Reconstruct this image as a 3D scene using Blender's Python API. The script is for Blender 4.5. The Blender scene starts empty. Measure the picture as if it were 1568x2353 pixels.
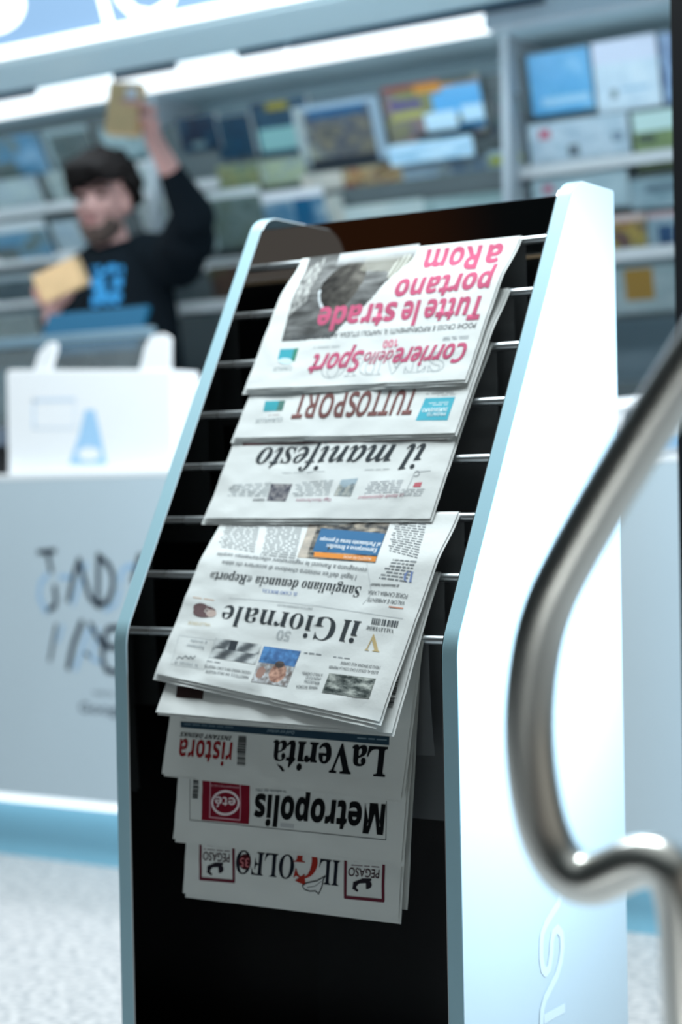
import bpy, bmesh, math, random
import numpy as np
from mathutils import Vector, Matrix, noise

random.seed(7)
sc = bpy.context.scene
COL = sc.collection

# ------------------------------------------------------------------ camera
F_PX = 4199.2
YAW, PITCH, ROLL = 0.5803151, 0.00986229, -0.0192534
CAM = np.array([0.9914194, -1.7393342, 0.9053416])
_fw = np.array([-math.sin(YAW) * math.cos(PITCH), math.cos(YAW) * math.cos(PITCH), -math.sin(PITCH)])
_r = np.cross(_fw, [0, 0, 1]); _r /= np.linalg.norm(_r)
_u = np.cross(_r, _fw)
CR = math.cos(ROLL) * _r + math.sin(ROLL) * _u
CU = -math.sin(ROLL) * _r + math.cos(ROLL) * _u
cam = bpy.data.cameras.new('camera')
camo = bpy.data.objects.new('camera', cam)
COL.objects.link(camo)
m = Matrix.Identity(4)
for i in range(3):
    m[i][0], m[i][1], m[i][2], m[i][3] = CR[i], CU[i], -_fw[i], CAM[i]
camo.matrix_world = m
cam.sensor_fit = 'VERTICAL'
cam.sensor_height = 36.0
cam.sensor_width = 24.0
cam.lens = F_PX / 2353 * 36
cam.clip_start = 0.05
cam.dof.use_dof = True
cam.dof.focus_distance = 1.93
cam.dof.aperture_fstop = 3.2
sc.camera = camo

# ------------------------------------------------------------------ view, world, large lights
sc.view_settings.view_transform = 'Standard'
sc.view_settings.look = 'None'
sc.view_settings.gamma = 1
sc.view_settings.use_curve_mapping = False
sc.view_settings.exposure = 0.0
world = bpy.data.worlds.new('world'); sc.world = world
world.use_nodes = True
wt = world.node_tree; bg = wt.nodes['Background']
wtc = wt.nodes.new('ShaderNodeTexCoord'); wsx = wt.nodes.new('ShaderNodeSeparateXYZ'); wr_ = wt.nodes.new('ShaderNodeValToRGB')
wt.links.new(wtc.outputs['Generated'], wsx.inputs[0]); wt.links.new(wsx.outputs[2], wr_.inputs[0]); wt.links.new(wr_.outputs[0], bg.inputs[0])
we = wr_.color_ramp.elements                    # dim hall: dark floor and walls, pale ceiling
we[0].position = 0.0; we[0].color = (0.010, 0.013, 0.014, 1)
we[1].position = 1.0; we[1].color = (0.9, 0.98, 0.98, 1)
for p_, c_ in ((0.42, (0.03, 0.045, 0.05, 1)), (0.68, (0.13, 0.16, 0.165, 1)), (0.86, (0.80, 0.88, 0.88, 1))):
    e_ = we.new(p_); e_.color = c_
bg.inputs[1].default_value = 0.42
# warm glow added to the world for a warm reflection in the header board
wd_ = wt.nodes.new('ShaderNodeVectorMath'); wd_.operation = 'DOT_PRODUCT'
gx_ = _fw + CR * (820 - 784) / F_PX - CU * (560 - 1176.5) / F_PX
gx_ = gx_ / np.linalg.norm(gx_); wd_.inputs[1].default_value = (gx_[0], -gx_[1], gx_[2])
wm_ = wt.nodes.new('ShaderNodeMapRange'); wm_.interpolation_type = 'SMOOTHSTEP'
wm_.inputs[1].default_value = math.cos(math.radians(4.6)); wm_.inputs[2].default_value = 1.0
wt.links.new(wtc.outputs['Generated'], wd_.inputs[0]); wt.links.new(wd_.outputs['Value'], wm_.inputs[0])
wx_ = wt.nodes.new('ShaderNodeMix'); wx_.data_type = 'RGBA'; wx_.inputs[7].default_value = (0.13, 0.046, 0.019, 1)
wt.links.new(wm_.outputs[0], wx_.inputs[0]); wt.links.new(wr_.outputs[0], wx_.inputs[6]); 
g2_ = _fw + CR * (650 - 784) / F_PX - CU * (545 - 1176.5) / F_PX
g2_ = g2_ / np.linalg.norm(g2_)                 # pale glow added further right, reflected by the lining and header board
w2_ = wt.nodes.new('ShaderNodeVectorMath'); w2_.operation = 'DOT_PRODUCT'; w2_.inputs[1].default_value = (-g2_[0], -g2_[1], g2_[2] + 0.02)
m2_ = wt.nodes.new('ShaderNodeMapRange'); m2_.interpolation_type = 'SMOOTHSTEP'
m2_.inputs[1].default_value = math.cos(math.radians(5.0)); m2_.inputs[2].default_value = math.cos(math.radians(1.0))
wt.links.new(wtc.outputs['Generated'], w2_.inputs[0]); wt.links.new(w2_.outputs['Value'], m2_.inputs[0])
x2_ = wt.nodes.new('ShaderNodeMix'); x2_.data_type = 'RGBA'; x2_.inputs[7].default_value = (1.5, 1.35, 1.2, 1)
wt.links.new(m2_.outputs[0], x2_.inputs[0]); wt.links.new(wx_.outputs[2], x2_.inputs[6]); 
w3_ = wt.nodes.new('ShaderNodeVectorMath'); w3_.operation = 'DOT_PRODUCT'; w3_.inputs[1].default_value = (0.99, -0.08, 0.05)
m3_ = wt.nodes.new('ShaderNodeMapRange'); m3_.interpolation_type = 'SMOOTHSTEP'          # brighter end of the hall off to the right
m3_.inputs[1].default_value = math.cos(math.radians(48)); m3_.inputs[2].default_value = math.cos(math.radians(16))
wt.links.new(wtc.outputs['Generated'], w3_.inputs[0]); wt.links.new(w3_.outputs['Value'], m3_.inputs[0])
x3_ = wt.nodes.new('ShaderNodeMix'); x3_.data_type = 'RGBA'; x3_.inputs[7].default_value = (0.62, 0.60, 0.54, 1)
wt.links.new(m3_.outputs[0], x3_.inputs[0]); wt.links.new(x2_.outputs[2], x3_.inputs[6]); wt.links.new(x3_.outputs[2], bg.inputs[0])


def area(name, loc, target, sx, sy, power, color, spread=180):
    l = bpy.data.lights.new(name, 'AREA')
    l.shape = 'RECTANGLE'; l.size = sx; l.size_y = sy; l.energy = power; l.color = color
    l.spread = math.radians(spread)
    o = bpy.data.objects.new(name, l); COL.objects.link(o)
    d = Vector(target) - Vector(loc)
    o.matrix_world = Matrix.Translation(loc) @ d.to_track_quat('-Z', 'Y').to_matrix().to_4x4()
    return o


YC = 1.627          # front face of the kiosk counter
ZT = 0.97           # counter top
area('hall_ceiling_light', (-0.35, 0.33, 3.0), (-0.35, 0.33, 0), 1.3, 0.6, 79, (0.90, 0.98, 1.0))
area('side_light', (0.47, 0.15, 0.92), (0, 0.15, 0.90), 0.16, 0.40, 12.5, (0.50, 0.78, 1.0), 170)
area('counter_light', (-1.6, 0.5, 3.2), (-1.7, 1.9, 0.3), 3.0, 0.6, 72, (0.84, 0.94, 1.0))
area('shelf_light', (-1.6, YC + 0.83, 2.06), (-1.6, YC + 1.35, 1.62), 7.0, 0.06, 19, (0.80, 0.94, 1.0))
area('canopy_downlight', (-2.9, YC + 0.36, 2.0), (-2.9, YC + 0.40, 0), 3.5, 0.12, 24, (0.97, 0.97, 1.0), 140)
area('rail_fill_light', (0.50, -2.35, 2.95), (0.50, -2.35, 0), 0.4, 0.4, 15, (0.98, 1.0, 0.97), 26)  # added unseen lamp, its pool on the floor brightens the rail's reflection


# ------------------------------------------------------------------ pixel helpers
def ray(px, py):
    return _fw + CR * (px - 784) / F_PX - CU * (py - 1176.5) / F_PX


def on(px, py, ax, val):
    """point where the sight line of a pixel meets the plane axis = val"""
    d = ray(px, py)
    s = (val - CAM[ax]) / d[ax]
    return CAM + s * d


def at(px, py, Y):
    return on(px, py, 1, Y)


def proj(P):
    d = np.asarray(P, float) - CAM
    z = d @ _fw
    return np.array([784 + F_PX * (d @ CR) / z, 1176.5 - F_PX * (d @ CU) / z])


# ------------------------------------------------------------------ materials
def lin(c):
    c = [x / 255 for x in c[:3]]
    return tuple(x / 12.92 if x <= 0.04045 else ((x + 0.055) / 1.055) ** 2.4 for x in c)


def mat(name, color, rough=0.5, metal=0.0, emit=None, estr=0.0, bump=0.0, bscale=200, spec=0.5, vary=0.0, vscale=8, coat=0.0):
    m = bpy.data.materials.new(name); m.use_nodes = True
    nt = m.node_tree; b = nt.nodes['Principled BSDF']
    b.inputs['Base Color'].default_value = (*color, 1)
    b.inputs['Roughness'].default_value = rough
    b.inputs['Metallic'].default_value = metal
    b.inputs['Specular IOR Level'].default_value = spec
    b.inputs['Coat Weight'].default_value = coat
    if emit:
        b.inputs['Emission Color'].default_value = (*emit, 1)
        b.inputs['Emission Strength'].default_value = estr
    if vary:
        tc = nt.nodes.new('ShaderNodeTexCoord'); n = nt.nodes.new('ShaderNodeTexNoise')
        n.inputs['Scale'].default_value = vscale; n.inputs['Detail'].default_value = 6
        r = nt.nodes.new('ShaderNodeValToRGB')
        r.color_ramp.elements[0].position = 0.3; r.color_ramp.elements[1].position = 0.7
        r.color_ramp.elements[0].color = (*[c * (1 - vary) for c in color], 1)
        r.color_ramp.elements[1].color = (*[min(1, c * (1 + vary)) for c in color], 1)
        nt.links.new(tc.outputs['Object'], n.inputs['Vector'])
        nt.links.new(n.outputs['Fac'], r.inputs[0]); nt.links.new(r.outputs[0], b.inputs['Base Color'])
    if bump:
        tc = nt.nodes.new('ShaderNodeTexCoord'); n = nt.nodes.new('ShaderNodeTexNoise')
        n.inputs['Scale'].default_value = bscale
        bp = nt.nodes.new('ShaderNodeBump'); bp.inputs['Strength'].default_value = bump
        bp.inputs['Distance'].default_value = 0.002
        nt.links.new(tc.outputs['Object'], n.inputs['Vector'])
        nt.links.new(n.outputs['Fac'], bp.inputs['Height']); nt.links.new(bp.outputs[0], b.inputs['Normal'])
    return m


def attr_mat(name, rough=0.6, bump=0.0, bscale=300, spec=0.3, coat=0.0):
    m = mat(name, (0.8, 0.8, 0.8), rough, bump=bump, bscale=bscale, spec=spec, coat=coat)
    nt = m.node_tree; a = nt.nodes.new('ShaderNodeAttribute'); a.attribute_name = 'ink'
    nt.links.new(a.outputs['Color'], nt.nodes['Principled BSDF'].inputs['Base Color'])
    return m


M = dict(
    white_panel=mat('white_lacquer', (0.76, 0.80, 0.82), 0.4, vary=0.02, vscale=3),
    edge=mat('panel_edge_lacquer', (0.35, 0.57, 0.65), 0.45, bump=0.05, bscale=900),
    black_gloss=mat('black_gloss_laminate', (0.004, 0.005, 0.006), 0.25, spec=0.2),
    smoke=mat('smoky_mirror_laminate', (0.30, 0.30, 0.30), 0.06, 1.0),
    tan_edge=mat('tan_board_edge', (0.42, 0.30, 0.18), 0.6),
    steel=mat('brushed_steel_rod', (0.66, 0.71, 0.73), 0.36, 1.0, vary=0.06, vscale=60),
    rail=mat('satin_steel', (0.84, 0.84, 0.80), 0.28, 1.0, bump=0.04, bscale=500),
    graphic=mat('white_vinyl', (0.97, 0.98, 0.98), 0.35),
    print=attr_mat('newsprint', 0.85, bump=0.10, bscale=160, spec=0.1),
    cover=attr_mat('glossy_cover', 0.35, spec=0.4),
    counter=mat('pale_counter_laminate', (0.50, 0.60, 0.66), 0.35, vary=0.02, vscale=2),
    top=mat('white_countertop', (0.85, 0.88, 0.9), 0.3),
    plinth=mat('blue_grey_plinth', (0.30, 0.66, 0.85), 0.4, vary=0.03, vscale=2),
    led=mat('led_diffuser', (1, 1, 1), 0.5, emit=(0.86, 0.95, 1.0), estr=1.5),
    led_low=mat('plinth_led', (1, 1, 1), 0.5, emit=(0.82, 0.93, 1.0), estr=1.0),
    sign=mat('backlit_sign_face', (0.08, 0.12, 0.18), 0.4, emit=(0.34, 0.60, 0.92), estr=0.62),
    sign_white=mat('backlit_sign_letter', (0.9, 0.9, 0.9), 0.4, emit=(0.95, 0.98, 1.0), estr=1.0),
    fascia=mat('blue_white_fascia', (0.50, 0.68, 0.76), 0.35),
    dark_bar=mat('dark_bracket', (0.03, 0.06, 0.10), 0.4),
    wall=mat('shelf_wall_paint', (0.22, 0.32, 0.37), 0.55, vary=0.05, vscale=2),
    board=mat('display_board_grey', (0.09, 0.12, 0.13), 0.5, vary=0.05, vscale=3),
    lip=mat('white_shelf_lip', (0.43, 0.46, 0.48), 0.4),
    upright=mat('white_upright', (0.36, 0.42, 0.47), 0.45),
    ink_dark=mat('dark_blue_ink', (0.008, 0.018, 0.035), 0.4),
    ink_pale=mat('pale_blue_ink', (0.30, 0.50, 0.72), 0.4),
    ink_grey=mat('grey_ink', (0.10, 0.13, 0.17), 0.4),
    bag=mat('white_paper_bag', (0.86, 0.88, 0.9), 0.6),
    bag_blue=mat('pale_blue_print', (0.36, 0.60, 0.84), 0.6),
    bag_line=mat('very_pale_blue_print', (0.62, 0.74, 0.88), 0.6),
    monitor=mat('navy_screen_back', (0.002, 0.055, 0.11), 0.6, spec=0.1),
    black=mat('black_plastic', (0.01, 0.011, 0.012), 0.4),
    post=mat('black_metal', (0.004, 0.004, 0.005), 0.4),
    carton=mat('tan_cardboard', (0.70, 0.50, 0.27), 0.7, vary=0.06, vscale=20),
    carton_top=mat('cream_card', (0.72, 0.66, 0.52), 0.7),
    label=mat('white_label', (0.85, 0.85, 0.9), 0.6),
    skin=mat('skin', (0.58, 0.33, 0.30), 0.5, vary=0.05, vscale=12),
    lips=mat('lips', (0.36, 0.14, 0.15), 0.5),
    hair=mat('dark_brown_hair', (0.010, 0.008, 0.008), 0.8, spec=0.12, bump=0.6, bscale=120),
    beard=mat('dark_stubble', (0.10, 0.07, 0.06), 0.8, bump=0.6, bscale=400),
    eye=mat('dark_eye', (0.03, 0.02, 0.02), 0.25),
    trousers=mat('dark_trousers', (0.01, 0.012, 0.016), 0.8),
    tub=mat('white_glazed_tub', (0.85, 0.88, 0.92), 0.25),
)
# floor: pale speckled terrazzo
fm = mat('speckled_floor', (0.55, 0.6, 0.63), 0.45); M['floor'] = fm
nt = fm.node_tree; b = nt.nodes['Principled BSDF']
tc = nt.nodes.new('ShaderNodeTexCoord'); n1 = nt.nodes.new('ShaderNodeTexNoise'); n2 = nt.nodes.new('ShaderNodeTexNoise')
n1.inputs['Scale'].default_value = 55; n1.inputs['Detail'].default_value = 4; n2.inputs['Scale'].default_value = 4
r1 = nt.nodes.new('ShaderNodeValToRGB')
r1.color_ramp.elements[0].position = 0.36; r1.color_ramp.elements[0].color = (0.30, 0.315, 0.33, 1)
r1.color_ramp.elements[1].position = 0.58; r1.color_ramp.elements[1].color = (0.58, 0.575, 0.57, 1)
nt.links.new(tc.outputs['Object'], n1.inputs['Vector']); nt.links.new(n1.outputs['Fac'], r1.inputs[0])
nt.links.new(r1.outputs[0], b.inputs['Base Color'])
# translucent screen
gm = mat('clear_acrylic', (0.50, 0.58, 0.60), 0.08, spec=0.5); M['acrylic'] = gm
gm.node_tree.nodes['Principled BSDF'].inputs['Transmission Weight'].default_value = 0.85
gm.node_tree.nodes['Principled BSDF'].inputs['IOR'].default_value = 1.2
# sweatshirt with a blue chest print
shirt = mat('black_sweatshirt', (0.006, 0.010, 0.014), 0.9, spec=0.05); M['shirt'] = shirt


# ------------------------------------------------------------------ mesh builder
class MB:
    def __init__(s):
        s.v = []; s.f = []; s.mi = []; s.col = []; s.sm = []

    def add(s, vs, fs, mi=0, col=None, smooth=False):
        o = len(s.v); s.v.extend([tuple(map(float, v)) for v in vs])
        for f in fs:
            s.f.append(tuple(i + o for i in f)); s.mi.append(mi); s.col.append(col); s.sm.append(smooth)
        return s

    def box(s, a, b, mi=0, col=None):
        x0, y0, z0 = a; x1, y1, z1 = b
        vs = [(x0, y0, z0), (x1, y0, z0), (x1, y1, z0), (x0, y1, z0), (x0, y0, z1), (x1, y0, z1), (x1, y1, z1), (x0, y1, z1)]
        return s.add(vs, [(0, 3, 2, 1), (4, 5, 6, 7), (0, 1, 5, 4), (1, 2, 6, 5), (2, 3, 7, 6), (3, 0, 4, 7)], mi, col)

    def frame_box(s, o, ex, ey, ez, mi=0, cols=None):
        """box from corner o along three edge vectors"""
        o, ex, ey, ez = (np.asarray(q, float) for q in (o, ex, ey, ez))
        vs = [o, o + ex, o + ex + ey, o + ey, o + ez, o + ex + ez, o + ex + ey + ez, o + ey + ez]
        return s.add(vs, [(0, 3, 2, 1), (4, 5, 6, 7), (0, 1, 5, 4), (1, 2, 6, 5), (2, 3, 7, 6), (3, 0, 4, 7)], mi, cols)

    def prism(s, poly, axis, a, b, mi=0):
        """polygon of 2-D points extruded along axis from a to b"""
        n = len(poly)

        def mk(p, w):
            return {0: (w, p[0], p[1]), 1: (p[0], w, p[1]), 2: (p[0], p[1], w)}[axis]
        vs = [mk(p, a) for p in poly] + [mk(p, b) for p in poly]
        fs = [tuple(range(n))[::-1], tuple(range(n, 2 * n))]
        fs += [(i, (i + 1) % n, n + (i + 1) % n, n + i) for i in range(n)]
        return s.add(vs, fs, mi)

    def tube(s, pts, r, seg=16, mi=0, caps=True, smooth=True):
        pts = [Vector(p) for p in pts]; n = len(pts)
        rr = r if hasattr(r, '__len__') else [r] * n
        rings = []; up = None
        for i, p in enumerate(pts):
            t = (pts[min(i + 1, n - 1)] - pts[max(i - 1, 0)]).normalized()
            if up is None:
                a = Vector((0, 0, 1)) if abs(t.z) < 0.9 else Vector((0, 1, 0))
                up = (a - t * a.dot(t)).normalized()
            else:
                up = (up - t * up.dot(t)).normalized()
            side = t.cross(up)
            rings.append([p + (up * math.cos(2 * math.pi * k / seg) + side * math.sin(2 * math.pi * k / seg)) * rr[i] for k in range(seg)])
        vs = [v for ring in rings for v in ring]
        fs = [(i * seg + k, i * seg + (k + 1) % seg, (i + 1) * seg + (k + 1) % seg, (i + 1) * seg + k) for i in range(n - 1) for k in range(seg)]
        s.add(vs, fs, mi, None, smooth)
        if caps:
            s.add([vs[k] for k in range(seg)], [tuple(range(seg))[::-1]], mi)
            s.add([vs[(n - 1) * seg + k] for k in range(seg)], [tuple(range(seg))], mi)
        return s

    def ribbon(s, pts, w, nrm, thick=0.0008, mi=0):
        """flat band with round ends lying on a surface of normal nrm"""
        nrm = Vector(nrm).normalized(); pts = [Vector(p) for p in pts]
        for i in range(len(pts) - 1):
            a, b2 = pts[i], pts[i + 1]
            t = (b2 - a); L = t.length
            if L < 1e-9: continue
            t /= L; sd = nrm.cross(t) * w / 2
            off = nrm * (thick + 0.00002 * i)
            ring = []
            for k in range(7):
                an = math.pi / 2 + math.pi * k / 6
                ring.append(a + (t * math.cos(an) + sd.normalized() * math.sin(an)) * w / 2 + off)
            for k in range(7):
                an = -math.pi / 2 + math.pi * k / 6
                ring.append(b2 + (t * math.cos(an) + sd.normalized() * math.sin(an)) * w / 2 + off)
            s.add(ring, [tuple(range(14))], mi)
        return s

    def ball(s, c, r, mi=0, seg=16, rings=10, smooth=True):
        r = r if hasattr(r, '__len__') else (r, r, r)
        vs = [(c[0], c[1], c[2] + r[2])]
        for i in range(1, rings):
            t = math.pi * i / rings
            for k in range(seg):
                p = 2 * math.pi * k / seg
                vs.append((c[0] + r[0] * math.sin(t) * math.cos(p), c[1] + r[1] * math.sin(t) * math.sin(p), c[2] + r[2] * math.cos(t)))
        vs.append((c[0], c[1], c[2] - r[2])); L = len(vs) - 1
        fs = [(0, 1 + k, 1 + (k + 1) % seg) for k in range(seg)]
        for i in range(rings - 2):
            o = 1 + i * seg
            fs += [(o + k, o + seg + k, o + seg + (k + 1) % seg, o + (k + 1) % seg) for k in range(seg)]
        o = 1 + (rings - 2) * seg
        fs += [(o + k, L, o + (k + 1) % seg) for k in range(seg)]
        return s.add(vs, fs, mi, None, smooth)

    def lathe(s, c, prof, seg=32, mi=0):
        n = len(prof)
        vs = [(c[0] + r * math.cos(2 * math.pi * k / seg), c[1] + r * math.sin(2 * math.pi * k / seg), c[2] + z) for r, z in prof for k in range(seg)]
        fs = [(i * seg + k, i * seg + (k + 1) % seg, (i + 1) * seg + (k + 1) % seg, (i + 1) * seg + k) for i in range(n - 1) for k in range(seg)]
        return s.add(vs, fs, mi, None, True)


BASE = {}


def build(name, mb, mats, parent=None, base=None, bevel=0.0, sharp=None):
    """link one mesh object; vertices are given in world space and stored about the thing's base"""
    b = BASE[parent.name] if parent else Vector(base if base is not None else (0, 0, 0))
    me = bpy.data.meshes.new(name)
    me.from_pydata([(v[0] - b[0], v[1] - b[1], v[2] - b[2]) for v in mb.v], [], mb.f)
    for mm in (mats if isinstance(mats, (list, tuple)) else [mats]):
        me.materials.append(mm)
    me.polygons.foreach_set('material_index', mb.mi)
    me.polygons.foreach_set('use_smooth', mb.sm if sharp is None else [True] * len(mb.f))
    if any(c is not None for c in mb.col):
        a = me.attributes.new('ink', 'FLOAT_COLOR', 'FACE')
        a.data.foreach_set('color', [x for c in mb.col for x in (*(c or (0.8, 0.8, 0.8)), 1.0)])
    me.validate(); me.update()
    if sharp is not None:
        me.set_sharp_from_angle(angle=math.radians(sharp))
    o = bpy.data.objects.new(name, me); COL.objects.link(o)
    if parent: o.parent = parent
    else: o.location = b
    BASE[o.name] = b
    if bevel:
        md = o.modifiers.new('bevel', 'BEVEL'); md.width = bevel; md.segments = 2; md.limit_method = 'ANGLE'
    return o


def tag(o, label, cat, group=None):
    o['label'] = label; o['category'] = cat
    if group: o['group'] = group
    return o


def thing(name, base, label, cat, group=None):
    o = bpy.data.objects.new(name, None); COL.objects.link(o)
    o.location = base; o.empty_display_size = 0.05; BASE[o.name] = Vector(base)
    return tag(o, label, cat, group)


def struct(o):
    o['kind'] = 'structure'; return o


def fillet(poly, radii, seg=8):
    out = []; n = len(poly)
    for i, p in enumerate(poly):
        r = radii[i]
        if r <= 0: out.append(p); continue
        p = Vector(p); a = Vector(poly[i - 1]) - p; c = Vector(poly[(i + 1) % n]) - p
        la, lc = a.length, c.length; a /= la; c /= lc
        th = a.angle(c); d = min(r / math.tan(th / 2), la * .49, lc * .49); r = d * math.tan(th / 2)
        ctr = p + (a + c).normalized() * (r / math.sin(th / 2))
        s = p + a * d - ctr; e = p + c * d - ctr
        a0 = math.atan2(s.y, s.x); a1 = math.atan2(e.y, e.x)
        while a1 - a0 > math.pi: a1 -= 2 * math.pi
        while a1 - a0 < -math.pi: a1 += 2 * math.pi
        for k in range(seg + 1):
            t = a0 + (a1 - a0) * k / seg
            out.append((ctr.x + r * math.cos(t), ctr.y + r * math.sin(t)))
    return out


# ------------------------------------------------------------------ text shapes
STY = {'S': (0x1D400, 0x1D41A, 0x1D7CE), 'SI': (0x1D468, 0x1D482, 0x1D7CE), 'B': (0x1D5D4, 0x1D5EE, 0x1D7EC),
       'BI': (0x1D63C, 0x1D656, 0x1D7EC), 'I': (0x1D608, 0x1D622, None), 'R': None}


def glyphs(txt, sty, thin=0.0):
    """triangulated letter shapes: (verts, tris, width) with the baseline on y = 0 and cap height 1"""
    st = STY[sty]
    if st:
        o = ''
        for ch in txt:
            if 'A' <= ch <= 'Z': o += chr(st[0] + ord(ch) - 65)
            elif 'a' <= ch <= 'z': o += chr(st[1] + ord(ch) - 97)
            elif st[2] and '0' <= ch <= '9': o += chr(st[2] + ord(ch) - 48)
            else: o += ch
        txt = o
    key = (sty, thin)
    if key not in CAPH:
        CAPH[key] = 1.0
        CAPH[key] = max(v[1] for v in glyphs('H', sty, thin)[0])
    cu = bpy.data.curves.new('text', 'FONT'); cu.body = txt; cu.resolution_u = 4; cu.offset = thin
    ob = bpy.data.objects.new('text', cu); COL.objects.link(ob)
    dg = bpy.context.evaluated_depsgraph_get()
    me = ob.evaluated_get(dg).to_mesh()
    vs = [(v.co.x, v.co.y) for v in me.vertices]; fs = [tuple(p.vertices) for p in me.polygons]
    ob.evaluated_get(dg).to_mesh_clear()
    bpy.data.objects.remove(ob); bpy.data.curves.remove(cu)
    k = CAPH[key]
    x0 = min(v[0] for v in vs); x1 = max(v[0] for v in vs)
    return [((x - x0) / k, y / k) for x, y in vs], fs, (x1 - x0) / k


CAPH = {}


def text_on_plane(mb, txt, sty, p0, p1, pc, nrm, off=0.001, mi=0, thin=0.0):
    """letters between two 3-D baseline points, pc above p0 at cap height"""
    vs, fs, w = glyphs(txt, sty, thin)
    p0, p1, pc = Vector(p0), Vector(p1), Vector(pc)
    ex = (p1 - p0) / w; ey = pc - p0; n = Vector(nrm) * off
    mb.add([p0 + ex * x + ey * y + n for x, y in vs], fs, mi)


# ================================================================== SETTING
fl = MB().add([(-9, -6, 0), (5, -6, 0), (5, 6, 0), (-9, 6, 0)], [(0, 1, 2, 3)])
struct(build('floor', fl, M['floor']))
YW = YC + 1.35
wl = MB().box((-8, YW + 0.14, 0), (4, YW + 0.22, 2.9))
struct(build('wall_back', wl, M['wall']))


# ================================================================== NEWSPAPER RACK
W, T = 0.49, 0.020
ZK, YTOP, ZTOP, YB = 0.7388, 0.3154, 1.2893, 0.4286
ROD0 = np.array([0.31582, 1.21914]); ROD1 = np.array([0.04629, 0.73782])
RBASE = (-W / 2, 0.2, 0)
rack = thing('newspaper_rack', RBASE, 'tall white-sided newspaper rack with black interior and steel rods in the foreground', 'newspaper rack')
prof = fillet([(0, 0), (0, ZK), (YTOP, ZTOP), (YB, ZTOP), (YB, 0)], [0, 0.07, 0.045, 0.004, 0], 10)


def inset_prof(d):
    return fillet([(d, 0), (d, ZK), (YTOP, ZTOP - d), (YB, ZTOP - d), (YB, 0)], [0, 0.07, 0.045, 0.004, 0], 10)


for side, (a, b_) in (('left', (-W, -W + T)), ('right', (-T, 0))):
    mb = MB()
    n = len(prof)
    mb.prism(prof, 0, a, b_, 0)
    # the narrow outline edge carries its own lacquer
    for k in range(2, len(mb.f)): mb.mi[k] = 1
    p = build('side_panel', mb, [M['white_panel'], M['edge']], rack, bevel=0.0012, sharp=40)
    p['label'] = 'white outer side panel' if side == 'right' else 'white left side panel with blue-white edge'
    li = MB()
    ip = inset_prof(0.0015)
    if side == 'left': li.prism(ip, 0, -W + T, -W + T + 0.0012)
    else: li.prism(ip, 0, -T - 0.0012, -T)
    build('inner_lining', li, M['smoke'], p)['label'] = 'glossy black inner lining'
    if side == 'right':
        # pale line graphic near the foot of the outer face
        def q(cx, cy): return on(1000 + cx / 2.7606, 1650 + cy / 2.7606, 0, 0.0)
        g = MB()
        path = [(800, 1120), (780, 1180), (735, 1250), (700, 1310), (678, 1370), (672, 1440), (672, 1520), (682, 1590), (700, 1615), (722, 1585),
                (735, 1500), (738, 1420), (748, 1365), (775, 1335), (800, 1370), (805, 1450), (795, 1540), (770, 1630), (730, 1710), (695, 1780), (676, 1850), (672, 1941), (672, 2050)]
        g.ribbon([q(*c) for c in path], 0.0105, (1, 0, 0), 0.0006)
        g.add([q(690, 1880) + np.array([.0006, 0, 0]), q(822, 1808) + np.array([.0006, 0, 0]), q(822, 1868) + np.array([.0006, 0, 0]), q(690, 1941) + np.array([.0006, 0, 0])], [(0, 1, 2, 3)])
        build('panel_graphic', g, M['graphic'], p)['label'] = 'white line numeral graphic'
ZH = on(630, 645, 1, 0.405)[2]
bk = MB().box((-W + T, 0.405, 0.04), (-T, 0.420, ZH - 0.004))
build('back_panel', bk, M['black_gloss'], rack, bevel=0.001)
bk = MB().box((-W + T, 0.404, ZH), (-T, 0.420, ZTOP - 0.002))
hd = build('header_board', bk, M['smoke'], rack, bevel=0.001); hd['label'] = 'dark reflective header board'
build('board_edge', MB().box((-W + T, 0.4035, ZH - 0.004), (-T, 0.420, ZH)), M['tan_edge'], hd)['label'] = 'tan lower edge'
bs = MB().box((-W + T, 0.012, 0.03), (-T, 0.405, 0.05))
build('base_shelf', bs, M['black_gloss'], rack)
RODS = [ROD0 + (ROD1 - ROD0) * i / 7 for i in range(8)]
for i, (y, z) in enumerate(RODS):
    rb = MB().tube([(-W + T, y, z), (-T, y, z)], 0.0052, 20)
    build('rod', rb, M['steel'], rack)


# ================================================================== NEWSPAPERS
SL = (ROD1 - ROD0); SL = SL / np.linalg.norm(SL)          # down the slope (y, z)
SN = np.array([SL[1], -SL[0]])                              # out of the slope, forward and up
if SN[0] > 0: SN = -SN
RW = 0.0066
PAPER = lin((224, 229, 228))


def smooth(t):
    t = min(1, max(0, t)); return t * t * (3 - 2 * t)


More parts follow.
